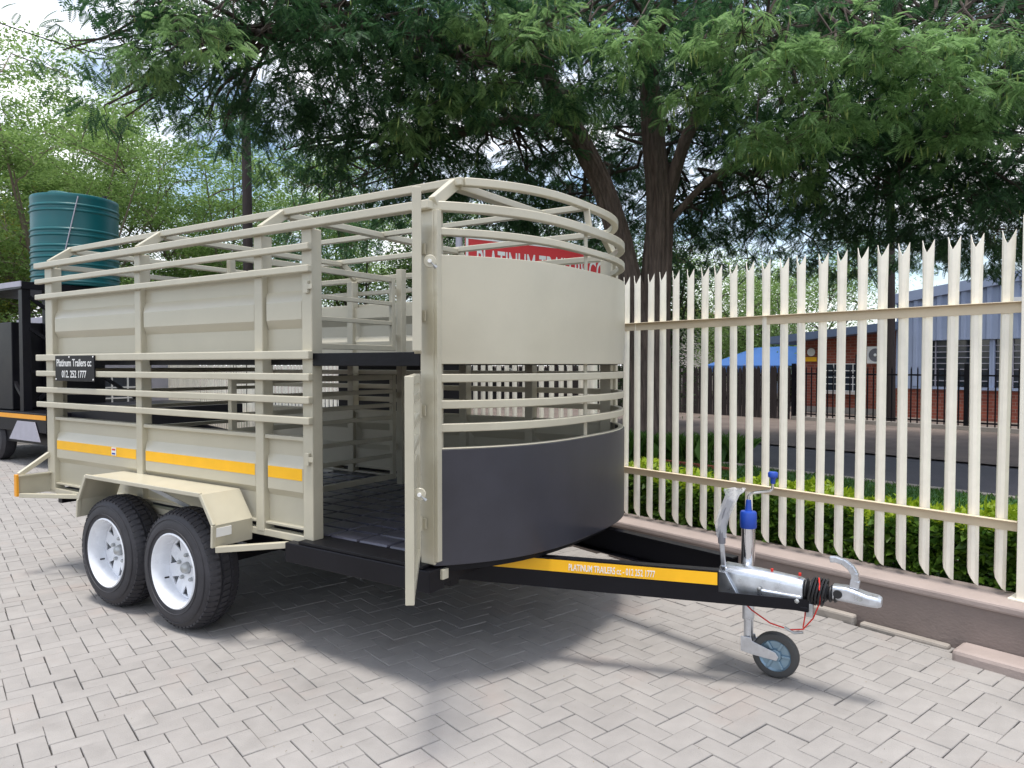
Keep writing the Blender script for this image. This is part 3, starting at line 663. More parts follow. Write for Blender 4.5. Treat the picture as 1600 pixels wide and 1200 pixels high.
# jockey wheel
JX, JY = 4.475, .955
k = MB(); k.lathe([(0, .36), (.030, .36), (.030, .688), (0, .688)], (JX, JY, 0), (0, 0, 1), 24); jk = k.build('jockey_tube', CHROME, TR, smooth=True); ORIGIN[jk.name] = ORIGIN[TR.name]
k = MB(); k.lathe([(.0345, .655), (.0365, .66), (.0365, .722), (.033, .730), (.016, .733), (.0145, .742), (.011, .782), (0, .784)], (JX, JY, 0), (0, 0, 1), 24); o = k.build('jockey_cap', BLUEP, None, smooth=True); o.parent = jk
k = MB(); k.tube([(JX, JY, .77), (JX, JY, .800), (JX+.010, JY, .812), (JX+.03, JY, .818), (JX+.095, JY, .832), (JX+.104, JY, .842), (JX+.106, JY, .88)], .0062, 8); o = k.build('crank', CHROME, None, smooth=True); o.parent = jk
k = MB(); k.lathe([(0, .865), (.010, .865), (.011, .885), (.016, .892), (.021, .895), (.022, .912), (.018, .918), (0, .918)], (JX+.106, JY, 0), (0, 0, 1), 14); o = k.build('crank_knob', BLUEP, None, bevel=.002, smooth=True); o.parent = jk
k = MB(); k.box(JX-.03, JX+.05, JY-.05, JY+.05, .40, .47); o = k.build('jockey_clamp', BLACK, None, bevel=.004); o.parent = jk
k = MB(); k.tube([(JX+.05, JY-.02, .45), (JX+.065, JY-.02, .47)], .018, 10); o = k.build('clamp_screw', BLACK, None); o.parent = jk
k = MB(); k.tube([(JX+.003, JY, .24), (JX+.003, JY, .37)], .026, 14); k.tube([(JX+.005, JY, .135), (JX+.005, JY, .26)], .021, 14); o = k.build('jockey_leg', GALV, None, smooth=True); o.parent = jk
WX, WZ, WR = JX+.125, .102, .100
for s_ in (-1, 1):
    k = MB(); y = JY+s_*.030; k.prism([(JX-.022, y, .165), (JX-.022, y, .098), (JX+.03, y, .090), (WX+.010, y, WZ-.018), (WX+.018, y, WZ), (WX+.006, y, WZ+.018), (JX+.03, y, .150), (JX+.026, y, .165)], (0, .004, 0)); o = k.build('jockey_fork', GALV, None, bevel=.001); o.parent = jk
k = MB(); k.lathe([(.070, -.022), (.086, -.024), (.095, -.021), (WR, -.013), (WR, .013), (.095, .021), (.086, .024), (.070, .022)], (WX, JY, WZ), (0, 1, 0), 40, close=True); o = k.build('jockey_tyre', TYREG, None, smooth=True); o.parent = jk
k = MB(); k.lathe([(.073, -.021), (.071, -.018), (.062, -.010), (.030, -.008), (.026, -.020), (.010, -.022), (0, -.022)], (WX, JY, WZ), (0, 1, 0), 32); o = k.build('jockey_rim', RIMB, None, smooth=True); o.parent = jk
for q in range(6):
    t = q*PI/3; k = MB(); k.beam((WX+.028*math.cos(t), JY-.012, WZ+.028*math.sin(t)), (WX+.066*math.cos(t), JY-.014, WZ+.066*math.sin(t)), .012, .010, up=(0, 1, 0)); o = k.build('rim_spoke', RIMB, None, bevel=.002); o.parent = jk
# breakaway cable, plug
k = MB(); k.tube([(4.47, .86, .355), (4.52, .855, .315), (4.60, .85, .275), (4.68, .85, .262), (4.735, .85, .275), (4.775, .85, .33), (4.80, .85, .40), (4.802, .83, .46), (4.795, .86, .498), (4.785, .90, .49)], .0032, 6); k.build('breakaway_cable', REDC, TR, smooth=True)
k = MB(); k.tube([(4.745, .85, .385), (4.742, .85, .33), (4.735, .85, .282)], .003, 6); k.build('breakaway_cable', REDC, TR, smooth=True)
k = MB(); k.tube([(4.66, .85, .268), (4.70, .85, .252), (4.735, .85, .262)], .006, 8); k.build('cable_clip', STEEL, TR)
k = MB(); k.box(4.748, 4.775, .835, .862, .335, .392); k.build('plug_holder', STEEL, TR, bevel=.003)
k = MB(); k.tube([(4.760, .85, .385), (4.762, .85, .425), (4.77, .86, .45)], .013, 10); k.build('plug', BLKP, TR, smooth=True)
for x in (4.60, 4.715):
    k = MB(); k.lathe([(.006, 0), (.006, .012), (0, .014)], (x, .875, .494), (0, 0, 1), 8); k.build('red_cap', REDC, TR)

# ------------------------------------------------------------------ red sign behind the trailer
sg = thing('sign_board', 'red signboard with white capital lettering, behind the trailer front', 'sign', (.95, 4.95, 0))
a_, b_ = Vector((.571, 3.997, 0)), Vector((1.378, 5.907, 0)); d_ = (b_-a_).normalized(); L_ = (b_-a_).length; nf = Vector((d_.y, -d_.x, 0))
k = MB(); k.beam(a_+Vector((0, 0, 2.40)), b_+Vector((0, 0, 2.40)), .02, .78); k.build('panel', RED, sg, bevel=.003)
k = MB(); k.beam(a_+nf*.012+Vector((0, 0, 2.40)), a_+d_*.03+nf*.012+Vector((0, 0, 2.40)), .004, .78); k.beam(a_+nf*.012+Vector((0, 0, 2.785)), b_+nf*.012+Vector((0, 0, 2.785)), .004, .016); k.beam(b_-d_*.02+nf*.012+Vector((0, 0, 2.40)), b_+nf*.012+Vector((0, 0, 2.40)), .004, .78); k.build('white_border', WHITEL, sg)
text_obj('PLATINUM TRAILERS CC', 'lettering', WHITEL, sg, a_+d_*.14+nf*.0125+Vector((0, 0, 2.40)), d_, (0, 0, 1), .27, L_-.24, bold=.012)
for p in (a_-d_*.05, b_-d_*.3):
    k = MB(); k.tube([p-nf*.05+Vector((0, 0, .05)), p-nf*.05+Vector((0, 0, 2.80))], .04, 10); k.build('sign_post', LILAC, sg, smooth=True)
sb = thing('small_sign', 'small dark plate with a white letter B behind the fence pales', 'sign', F(-3.38, .05, 1.2))
k = MB(); fbox(k, -3.43, -3.33, .030, .040, 1.27, 1.40); k.build('plate', NAVY, sb)
text_obj('B', 'lettering', WHITEL, sb, F(-3.40, .0285, 1.30), FD, (0, 0, 1), .065, .045, bold=.02)

# ------------------------------------------------------------------ foliage helpers
def leaf_quads(C, L, wr=.45, upbias=.6, droop=0.0):
    N = len(C); d = rng.normal(size=(N, 3)); d[:, 2] = d[:, 2]*.5-droop; d /= np.linalg.norm(d, axis=1)[:, None]
    nrm = rng.normal(size=(N, 3)); nrm[:, 2] += upbias*3; s = np.cross(nrm, d); s /= np.linalg.norm(s, axis=1)[:, None]+1e-9
    nn = np.cross(d, s); Ls = (L*rng.uniform(.6, 1.3, N))[:, None]; w = Ls*wr/2
    v = np.stack([C, C+d*Ls*.45+s*w+nn*Ls*.07, C+d*Ls-nn*Ls*.06, C+d*Ls*.45-s*w+nn*Ls*.07], 1).reshape(-1, 3)
    f = np.arange(N*4).reshape(N, 4); return v, f
def cloud(name, C, L, m, parent, **kw):
    v, f = leaf_quads(np.asarray(C), L, **kw); o = np_mesh(name, v, f, m, parent); return tag(o, kind='stuff')
# acacia frond template: rachis with rows of narrow pinnae
def frond_template(n=10):
    v, f = [], []
    def quad(a, b, c, d):
        o = len(v); v.extend([a, b, c, d]); f.append((o, o+1, o+2, o+3))
    dz = lambda x: -.34*x*x
    quad((0, -.008, 0), (0, .008, 0), (1, .003, dz(1)), (1, -.003, dz(1)))
    for i in range(n):
        x = .12+.86*i/(n-1); L = .36*math.sin(PI*(.22+.70*i/(n-1)))**.8
        for s in (-1, 1):
            dx, dy = .5*L, .87*L*s; z0 = dz(x); w = .039
            quad((x, 0, z0), (x+dx*.5-w, dy*.5+.4*w*s, z0-.03*L), (x+dx, dy, z0-.24*L), (x+dx*.5+w, dy*.5-.4*w*s, z0-.03*L))
    return np.array(v), np.array(f)
FV, FF = frond_template()
def fronds(name, O, D, L, m, parent):
    N = len(O); D = D/np.linalg.norm(D, axis=1)[:, None]; up = np.zeros((N, 3)); up[:, 2] = 1; up += rng.normal(0, .35, (N, 3))
    S = np.cross(up, D); S /= np.linalg.norm(S, axis=1)[:, None]; U = np.cross(D, S)
    k = len(FV); sc = L[:, None, None]
    V = O[:, None, :]+sc*(FV[None, :, 0:1]*D[:, None, :]+FV[None, :, 1:2]*S[:, None, :]+FV[None, :, 2:3]*U[:, None, :])
    # weld frond quads to share island: keep one random value for each leaf part
    f = (FF[None]+np.arange(N)[:, None, None]*k).reshape(-1, 4)
    return tag(np_mesh(name, V.reshape(-1, 3), f, m, parent), kind='stuff')
def wiggly(p, q, n, amp):
    p, q = Vector(p), Vector(q); out = []
    for i in range(n+1):
        t = i/n; e = amp*math.sin(PI*t)*(q-p).length
        out.append(p.lerp(q, t)+Vector((random.gauss(0, 1), random.gauss(0, 1), random.gauss(0, .6)))*e*.35+Vector((0, 0, e*.5)))
    out[0] = p; out[-1] = q; return out
def smooth_path(pts, n=5):
    P = [Vector(p) for p in pts]; out = []
    for i in range(len(P)-1):
        a, b, c, d = P[max(i-1, 0)], P[i], P[i+1], P[min(i+2, len(P)-1)]
        for j in range(n):
            t = j/n; out.append(.5*((2*b)+(c-a)*t+(2*a-5*b+4*c-d)*t*t+(-a+3*b-3*c+d)*t**3))
    out.append(P[-1]); return out
def trunk_mesh(mb, pts, r0, r1, n=22, rough=.09, flare=0):
    P = smooth_path(pts, 12 if n > 20 else 7); k = len(P); u = Vector((1, 0, 0)); o = len(mb.v)
    ph = [random.uniform(0, 6.28) for _ in range(6)]
    for i, p in enumerate(P):
        d = (P[min(i+1, k-1)]-P[max(i-1, 0)]).normalized(); a = d.cross(u).normalized(); u = a.cross(d).normalized()
        t = i/(k-1); r = r0+(r1-r0)*t+flare*max(0, 1-t*6)**2
        for j in range(n):
            th = 2*PI*j/n; q = 1+rough*(math.sin(7*th+ph[0]+t*3)*.6+math.sin(4*th+ph[1]-t*2)*.5+math.sin(11*th+ph[2]+t*5)*.35+(.55*math.sin(19*th+ph[3]+math.sin(t*23)*1.3) if n > 20 else 0))+random.gauss(0, .016)
            mb.v.append(tuple(p+(a*math.cos(th)+u*math.sin(th))*r*q))
    for i in range(k-1):
        for j in range(n): mb.f.append((o+i*n+j, o+i*n+(j+1) % n, o+(i+1)*n+(j+1) % n, o+(i+1)*n+j))

# ------------------------------------------------------------------ big acacia over the fence
big = thing('acacia_tree', 'large dark acacia with two rough trunks spreading over the trailer and fence', 'tree', (1.2, 7.65, .1))
TA = [(1.20, 7.58, 0.05), (1.15, 7.56, 1.11), (1.05, 7.53, 2.05), (.88, 7.45, 2.99), (.64, 7.2, 4.0), (.33, 6.78, 4.87), (.17, 6.34, 5.47), (.09, 5.82, 5.99)]
TB = [(1.26, 7.73, 0.05), (1.23, 7.73, 1.49), (1.24, 7.77, 2.53), (1.31, 7.75, 3.65), (1.27, 7.63, 4.56), (1.28, 7.42, 5.41), (1.35, 7.14, 6.18)]
for pth, r0, r1, fl_ in ((TA, .215, .10, .10), (TB, .27, .10, .12)):
    m_ = MB(); trunk_mesh(m_, pth, r0, r1, n=64, rough=.085, flare=fl_); m_.build('trunk', BARK, big, smooth=True)
limbs = [([(1.38, 7.8, 3.7), (1.75, 7.71, 4.68), (2.31, 7.5, 5.22), (2.97, 7.22, 5.47), (3.7, 6.9, 5.6)], .10, .04),
         ([(1.40, 7.82, 3.45), (2.02, 7.87, 4.04), (2.78, 8.02, 4.37), (3.74, 8.18, 4.5), (4.6, 8.3, 4.55)], .05, .025),
         ([(.17, 6.34, 5.47), (-.55, 5.38, 5.55), (-1.12, 4.53, 5.62), (-1.78, 3.85, 5.59), (-2.15, 3.37, 5.38)], .11, .04),
         ([(-1.12, 4.53, 5.62), (-1.37, 3.89, 5.75), (-1.46, 3.2, 5.92)], .06, .03),
         ([(1.28, 7.42, 5.41), (1.9, 6.4, 5.9), (2.6, 5.8, 6.1), (3.6, 5.8, 6.0)], .10, .04),
         ([(3.7, 6.9, 5.6), (4.6, 7.1, 5.7), (5.4, 7.4, 5.5), (6.1, 7.8, 5.1)], .06, .03),
         ([(.33, 6.78, 4.87), (-.6, 6.6, 5.0), (-1.6, 6.2, 4.8), (-2.8, 5.6, 4.9)], .09, .03)]
nodes = [Vector(p) for p in TA[4:]+TB[4:]]
for pts, r0, r1 in limbs:
    m_ = MB(); trunk_mesh(m_, pts, r0, r1, n=12, rough=.07); m_.build('limb', BARK, big, smooth=True); nodes += smooth_path(pts, 3)[2:]
BLOBS = [(2.52, 6.08, 5.24, 1.5, .8), (3.69, 5.64, 4.79, 1.3, .8), (4.47, 6.76, 4.87, 1.5, .9), (5.36, 7.35, 5.01, 1.4, .9), (5.96, 7.72, 4.37, 1.4, .9), (3.48, 6.69, 4.41, 1.2, .6), (4.37, 7.87, 4.35, 1.5, .8), (5.38, 7.92, 4.03, 1.5, .8), (3.53, 8.5, 3.96, 1.5, .7), (4.61, 9.81, 3.72, 1.6, .6), (5.6, 9.25, 3.42, 1.4, .5), (2.07, 9.7, 4.01, 1.2, .5), (2.6, 7.8, 6.5, 1.8, .8), (4.3, 8.8, 6.4, 1.8, .8), (5.9, 9.2, 6.2, 1.5, .8), (1.8, 5.0, 5.08, 1.2, .6), (.49, 5.34, 5.15, 1.4, .9), (0, 4.42, 5.24, 1.4, .9), (-1.68, 5.11, 5.39, 1.6, .9), (-.85, 6.24, 4.65, 1.5, .7), (-2.2, 5.93, 4.32, 1.4, .6), (-2.8, 4.96, 5.03, 1.4, .8), (-.67, 8.38, 4.42, 1.4, .7), (-.88, 3.84, 5.47, 1.3, .8), (.7, 6.2, 6.6, 1.8, .8), (-.6, 5.2, 6.5, 1.8, .7), (-1.98, 3.71, 5.31, 1.2, .8), (-1.7, 2.69, 5.16, 1.1, .6), (-2.87, 3.71, 4.93, 1.1, .5), (-2.35, 2.26, 5.01, .9, .5), (-2.88, 1.91, 5.01, .7, .35), (-1.9, 4.4, 6.4, 1.5, .7), (-2.6, 3.0, 6.0, 1.3, .5), (-3.43, 5.13, 4.61, 1, .5), (-3.22, 3.47, 4.6, .7, .25), (-3.14, 2.32, 4.41, .45, .2),
         (2.6, 8.6, 5.6, 2.2, .9), (.2, 8.3, 6.3, 2.3, .9), (-1.6, 7.3, 6.1, 2.0, .8), (4.6, 9.2, 5.4, 2.0, .9)]
BLOBS += [(-6.5, 8.2, 4.2, 1.4, .8), (-2.6, 8.6, 4.3, 1.5, .8), (-1.2, 9.6, 4.0, 1.5, .8), (.2, 10.6, 3.7, 1.5, .8), (-3.6, 7.4, 4.5, 1.3, .8), (2.4, 11.2, 3.6, 1.4, .7), (3.6, 11.6, 3.5, 1.5, .7), (4.9, 12.0, 3.6, 1.6, .7), (6.2, 11.6, 3.5, 1.6, .7), (3.0, 10.2, 4.7, 1.6, .8), (5.2, 11.0, 4.7, 1.8, .8), (6.6, 9.8, 4.4, 1.5, .8), (1.2, 9.6, 5.0, 1.5, .7), (1.2, 10.4, 4.1, 1.4, .7), (-.6, 9.4, 5.2, 1.6, .8), (-2.2, 8.0, 5.3, 1.6, .8)]
tw = MB(); FO, FDr, FL, pods = [], [], [], []
for (x, y, z, rh, rv) in BLOBS:
    c = Vector((x, y, z)); nds = sorted(nodes, key=lambda q: (q-c).length)[:4]
    nt = int((32 if x < .6 and y < 7 else 29 if y > 8 else 21)*rh*rh*(.55+rv)); subs = []
    for s_ in range(5):
        h_ = c+Vector((random.uniform(-.6, .6)*rh, random.uniform(-.6, .6)*rh, random.uniform(-.5, .4)*rv)); nd = random.choice(nds); subs.append(h_)
        n_ = max(4, int((h_-nd).length*3)); tw.tube(wiggly(nd, h_, n_, .14), [.034*(1-.75*i/n_) for i in range(n_+1)], 5, caps=False)
    for _ in range(nt):
        while True:
            q = Vector((random.uniform(-1, 1), random.uniform(-1, 1), random.uniform(-1, 1)))
            if .12 < q.length < 1: break
        q = q*(q.length**-.35) if q.length > .2 else q
        tip = c+Vector((q.x*rh, q.y*rh, q.z*rv))
        h_ = min(subs, key=lambda p: (p-tip).length)
        if random.random() < .35: tw.tube(wiggly(h_, tip, 4, .22), [.010, .008, .006, .005, .003], 4, caps=False)
        out = Vector((q.x, q.y, q.z*.3)).normalized()
        for w_ in range(random.randint(5, 9)):
            az = random.uniform(0, 2*PI); dd = Vector((math.cos(az), math.sin(az), random.uniform(-1.0, .15)))+out*.45
            off_ = Vector((random.gauss(0, .13), random.gauss(0, .13), random.gauss(0, .05)))
            FO.append(tip+off_); FDr.append(dd); FL.append(random.uniform(.14, .27))
        if random.random() < .10:
            for w_ in range(random.randint(2, 5)): pods.append(tip+Vector((random.gauss(0, .12), random.gauss(0, .12), -.05)))
YO, YD, YL = [], [], []
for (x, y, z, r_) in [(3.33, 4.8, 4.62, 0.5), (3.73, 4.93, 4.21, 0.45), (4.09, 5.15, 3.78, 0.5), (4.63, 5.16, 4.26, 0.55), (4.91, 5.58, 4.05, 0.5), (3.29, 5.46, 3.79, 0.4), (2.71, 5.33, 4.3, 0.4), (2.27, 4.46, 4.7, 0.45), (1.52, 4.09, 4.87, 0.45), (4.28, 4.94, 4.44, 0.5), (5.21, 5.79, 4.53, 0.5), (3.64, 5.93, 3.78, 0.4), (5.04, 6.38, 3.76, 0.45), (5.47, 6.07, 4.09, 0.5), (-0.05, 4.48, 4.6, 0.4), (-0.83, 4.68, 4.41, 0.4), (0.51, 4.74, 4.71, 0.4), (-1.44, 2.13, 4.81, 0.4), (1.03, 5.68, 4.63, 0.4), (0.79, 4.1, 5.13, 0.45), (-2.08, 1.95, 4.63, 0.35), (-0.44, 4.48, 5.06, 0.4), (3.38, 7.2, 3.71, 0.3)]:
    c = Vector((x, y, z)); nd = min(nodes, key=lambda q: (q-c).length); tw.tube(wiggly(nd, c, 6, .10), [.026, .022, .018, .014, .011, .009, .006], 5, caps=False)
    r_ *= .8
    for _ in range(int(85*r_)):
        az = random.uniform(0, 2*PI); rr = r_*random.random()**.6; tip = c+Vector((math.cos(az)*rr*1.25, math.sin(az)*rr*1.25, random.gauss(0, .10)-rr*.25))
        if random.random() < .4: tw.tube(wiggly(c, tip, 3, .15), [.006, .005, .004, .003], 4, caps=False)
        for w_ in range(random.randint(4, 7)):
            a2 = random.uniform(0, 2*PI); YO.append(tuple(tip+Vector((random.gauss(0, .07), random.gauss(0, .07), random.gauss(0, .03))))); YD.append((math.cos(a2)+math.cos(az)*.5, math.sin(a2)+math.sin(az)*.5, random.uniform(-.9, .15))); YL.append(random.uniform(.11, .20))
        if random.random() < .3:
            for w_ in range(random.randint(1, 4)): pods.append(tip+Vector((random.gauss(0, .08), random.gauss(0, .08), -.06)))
fronds('lit_sprays', np.array(YO), np.array(YD), np.array(YL), LITFROND, big)  # front tufts of the crown, their lit look painted in by paler leaves
tw.build('twigs', TWIG, big)['kind'] = 'stuff'
FO, FDr, FL = np.array([tuple(p) for p in FO]), np.array([tuple(p) for p in FDr]), np.array(FL)
fronds('crown', FO, FDr, FL, FROND, big)
PC = np.array([tuple(p) for p in pods]); N = len(PC)
az = rng.uniform(0, 2*PI, N); sd = np.stack([np.cos(az), np.sin(az), np.zeros(N)], 1)*.009; Lp = rng.uniform(.08, .15, N)[:, None]; dn = np.tile([[0, 0, -1.]], (N, 1))+rng.normal(0, .12, (N, 3))
v = np.stack([PC, PC+dn*Lp*.5+sd, PC+dn*Lp, PC+dn*Lp*.5-sd], 1).reshape(-1, 3)
tag(np_mesh('seed_pods', v, np.arange(N*4).reshape(N, 4), PODM, big), kind='stuff')

# ------------------------------------------------------------------ other trees
def fan_tree(label, base, H, spread, leaf, nleaf, lsize, stems=9, bark=PALEBARK, name='feathery_tree', low=.35, group='trees beyond the yard', flat=.16, r0=.09, cl=.55):
    t = thing(name, label, 'tree', base, group); B = Vector(base); m_ = MB(); tips = []
    for s in range(stems):
        a = 2*PI*s/stems+random.uniform(-.3, .3); e = spread*random.uniform(.45, 1); h = H*random.uniform(.72, 1)
        fork = B+Vector((math.cos(a)*.15, math.sin(a)*.15, H*low*random.uniform(.5, .9)))
        end = B+Vector((math.cos(a)*e, math.sin(a)*e, h)); mid = fork.lerp(end, .5)+Vector((math.cos(a), math.sin(a), 0))*e*.08
        pth = smooth_path([B, fork, mid, end], 4); m_.tube(pth, [max(.006, r0*(1-i/len(pth))) for i in range(len(pth))], 6, caps=False)
        for q in range(9):
            i = random.randint(5, len(pth)-1); st = pth[i]; en = st+Vector((random.gauss(0, spread*.2), random.gauss(0, spread*.2), random.uniform(.05, .20)*H*.5))
            m_.tube(wiggly(st, en, 4, .15), [.026*r0/.09, .02*r0/.09, .014*r0/.09, .010*r0/.09, .006], 4, caps=False); tips.append(en)
            for w_ in range(3):
                e2 = en+Vector((random.gauss(0, spread*.10), random.gauss(0, spread*.10), random.uniform(0, .08)*H)); m_.tube([en, en.lerp(e2, .5)+Vector((0, 0, .05)), e2], [.010, .008, .005], 3, caps=False); tips.append(e2)
        tips.append(end)
    m_.build('trunk', bark, t, smooth=True)
    T = np.array([tuple(p) for p in tips]); C = T[rng.integers(0, len(T), nleaf)]+rng.normal(size=(nleaf, 3))*np.array([cl, cl, cl*flat/.16*.4])
    cloud('crown', C, lsize, leaf, t, wr=.5); return t
fan_tree('pale feathery tree rising behind the teal water tank', (-14.2, 6.6, -.05), 7.4, 4.4, FARL, 80000, .088, stems=13, cl=.31, flat=.10)
fan_tree('tall pale feathery tree at the left edge behind the others', (-20.5, 7.6, -.05), 9.6, 4.8, FARL, 80000, .125, stems=13, cl=.38, flat=.10)
fan_tree('pale green feathery tree behind the leaning black pole', (-13.6, 11.2, -.05), 7.4, 4.2, FARL, 80000, .088, stems=13, cl=.31, flat=.10)
fan_tree('bushy green tree rising above the trailer roof centre', (-13.5, 16.5, -.05), 7.2, 3.6, FARL, 46000, .11, stems=10, bark=TWIG, cl=.36)
fan_tree('dense dark tree behind the left end of the palisade', (-9.0, 17.5, -.05), 6.4, 3.6, FARD, 40000, .095, stems=10, bark=TWIG, flat=.3)
fan_tree('low green tree between water tank and leaning pole', (-16.0, 10.0, -.05), 4.6, 2.6, FARL, 50000, .085, stems=10, cl=.45)
fan_tree('yellowing bushy tree at the far left edge', (-15.5, 4.6, -.05), 4.6, 2.4, YELL, 45000, .07, stems=9, flat=.4, cl=.5, low=.15)
fan_tree('dark drooping tree seen through the fence beside the trunk', (-.9, 12.4, .0), 3.9, 1.2, FARD, 26000, .075, stems=9, bark=TWIG, flat=.5, cl=.3, low=.1)
fan_tree('mid green tree behind the blue canopy', (-3.2, 27.5, .0), 5.4, 2.9, FARL, 36000, .10, stems=9, flat=.4, low=.15, bark=TWIG, cl=.5)
fan_tree('round green tree behind the blue roofed brick house', (-.6, 25.0, .0), 5.0, 3.2, FARL, 36000, .09, stems=9, flat=.4, low=.15, bark=TWIG, cl=.5)
fan_tree('dark green tree left of the pale building', (-10.5, 26.0, .0), 6.5, 3.2, FARD, 36000, .11, stems=9, flat=.4, low=.15, bark=TWIG, cl=.5)

# ------------------------------------------------------------------ hedge
hg = thing('hedge', 'clipped green hedge with yellow new growth behind the palisade fence', 'hedge', F(-3, .4, .17))
NH = 46000; t_ = rng.uniform(-13, 3.2, NH); near = t_ > -4.2; t_ = np.where(rng.random(NH) < .6, rng.uniform(-4.4, 1.4, NH), t_)
n_ = .15+.55*rng.random(NH); bump_ = .025*np.sin(t_*5.1)+.022*np.sin(t_*12.7+n_*9)
zt_ = .525+bump_; z_ = .20+(zt_-.20)*rng.random(NH)**.75; front = rng.random(NH) < .45; n_ = np.where(front, .13+.07*rng.random(NH)+.03*np.sin(t_*9), n_)
keep = (rng.random(NH) < .94); C = np.array(FP)[None]+np.outer(t_, FD)+np.outer(n_, FN); C[:, 2] = z_
cloud('foliage', C[keep], .062, HEDGEL, hg, wr=.48, upbias=.3)
NY = 11000; t_ = np.where(rng.random(NY) < .7, rng.uniform(-4.4, 1.4, NY), rng.uniform(-13, 3.2, NY)); n_ = .14+.52*rng.random(NY); z_ = .515+.025*np.sin(t_*5.1)+.022*np.sin(t_*12.7+n_*9)+rng.random(NY)*.05
C = np.array(FP)[None]+np.outer(t_, FD)+np.outer(n_, FN); C[:, 2] = z_
cloud('new_growth', C, .055, HEDGEY, hg, wr=.45, upbias=.2, droop=-.5)
NY = 1500; t_ = rng.uniform(-4.4, 1.4, NY); t_ = np.round(t_*2.3)/2.3+rng.normal(0, .06, NY); n_ = .09+.07*rng.random(NY); C = np.array(FP)[None]+np.outer(t_, FD)+np.outer(n_, FN); C[:, 2] = .27+.08*rng.random(NY)**2
cloud('low_shoots', C, .045, HEDGEY if False else HEDGEL, hg, wr=.5)
m_ = MB()
for i in range(150):
    t = random.uniform(-8, 2); n = random.uniform(.2, .6); p = F(t, n, .15); m_.tube([p, p+Vector((random.gauss(0, .03), random.gauss(0, .03), .2)), p+Vector((random.gauss(0, .07), random.gauss(0, .07), .36))], [.008, .006, .004], 4)
m_.build('stems', TWIG, hg)['kind'] = 'stuff'
# grass blades on the lawn and tufts round the trunk
def blades(name, C, h, w, lean, m, parent=None):
    N = len(C); a = rng.uniform(0, 2*PI, N); s = np.stack([np.cos(a), np.sin(a), np.zeros(N)], 1)*w; hh = (h*rng.uniform(.5, 1.2, N))[:, None]
    ln = rng.normal(0, lean, (N, 3)); ln[:, 2] = 1; mid = C+ln*hh*.55; tip = C+ln*hh+rng.normal(0, lean, (N, 3))*np.array([1, 1, 0])*hh*.8
    v = np.stack([C-s, C+s, mid+s*.7, tip], 1); v2 = np.stack([C-s, mid+s*.7, tip, mid-s*.7], 1)
    return tag(np_mesh(name, v.reshape(-1, 3), np.arange(N*4).reshape(N, 4), m, parent), kind='stuff')
NG = 32000; t_ = rng.uniform(-7.5, 1.2, NG); n_ = rng.uniform(.9, 4.06, NG); C = np.array(FP)[None]+np.outer(t_, FD)+np.outer(n_, FN); C[:, 2] = .098
o = blades('lawn_grass', C, .045, .004, .35, GRASSM); o['label'] = 'short green lawn grass between the hedge and road'; o['category'] = 'grass'
gcount = 0
for gi, (x, y) in enumerate(((.75, 7.05), (1.0, 6.9), (1.3, 6.85), (1.6, 6.95), (1.9, 7.05), (2.2, 7.15), (2.55, 7.25), (.45, 7.2))):
    N = 420; r_ = np.abs(rng.normal(0, .11, N)); a = rng.uniform(0, 2*PI, N); C = np.stack([x+r_*np.cos(a), y+r_*np.sin(a), np.full(N, .09)], 1)
    t = thing('grass_tuft', 'strappy green grass tuft growing at the foot of the acacia trunks', 'plant', (x, y, .09), 'grass tufts round the trunk')
    b = blades('blades', C, .34, .006, .32, GRASSM, t)
m_ = MB()
for i in range(16):
    t = -5.4+i*.125; fbox(m_, t, t+.11, 3.55, 3.60, .09, .14)
tag(m_.build('brick_edging', BRICK, bevel=.004), 'row of red edging bricks around the tree bed', 'edging')

# ------------------------------------------------------------------ across the street
bfn = thing('bar_fence', 'black steel bar fence across the street in front of the brick house', 'fence', F(-2, 12.1, .08))
bm_ = MB(); bm_.box(-.011, .011, -.011, .011, .10, 1.30); bm_.add([(-.011, -.011, 1.30), (.011, -.011, 1.30), (.011, .011, 1.30), (-.011, .011, 1.30), (0, 0, 1.36)], [(0, 1, 4), (1, 2, 4), (2, 3, 4), (3, 0, 4)])
b0 = bm_.build('bar', BLACK); bars = [-7.2+i*.128 for i in range(86)]
for i, t in enumerate(bars):
    o = b0 if i == 0 else bpy.data.objects.new('bar', b0.data)
    if i: COL.objects.link(o)
    adopt(o, bfn); o.location = F(t, 12.1, 0); o.rotation_euler = (0, 0, TH)
for z in (.22, 1.16):
    m_ = MB(); fbox(m_, -7.25, 3.8, 12.085, 12.115, z, z+.035); m_.build('rail', BLACK, bfn)
for t in (-7.25, -5.75, -3.6, -1.4, .8, 3): m_ = MB(); fbox(m_, t-.04, t+.04, 12.06, 12.14, .05, 1.42 if t != -5.75 else 1.62); m_.build('post', BLACK, bfn)
m_ = MB(); fbox(m_, -7.25, 4, 12.0, 12.2, .05, .17); m_.build('plinth', CONC, bfn)
pf = thing('picket_fence', 'dark timber picket fence below the blue canopy across the street', 'fence', F(-9, 12.1, .08))
sm_ = MB(); sm_.box(-.045, .045, -.012, .012, .05, 1.28); sm_.add([(-.045, -.012, 1.28), (.045, -.012, 1.28), (.045, .012, 1.28), (-.045, .012, 1.28), (0, -.012, 1.36), (0, .012, 1.36)], [(0, 1, 4), (2, 3, 5), (1, 2, 5, 4), (3, 0, 4, 5)])
s0 = sm_.build('slat', POLE)
for i in range(215):
    t = -7.4-i*.108; o = s0 if i == 0 else bpy.data.objects.new('slat', s0.data)
    if i: COL.objects.link(o)
    adopt(o, pf); o.location = F(t, 12.1, random.uniform(-.03, .03)); o.rotation_euler = (0, random.gauss(0, .01), TH)
for z in (.5, 1.1): m_ = MB(); fbox(m_, -30.7, -7.3, 12.12, 12.16, z, z+.06); m_.build('rail', POLE, pf)

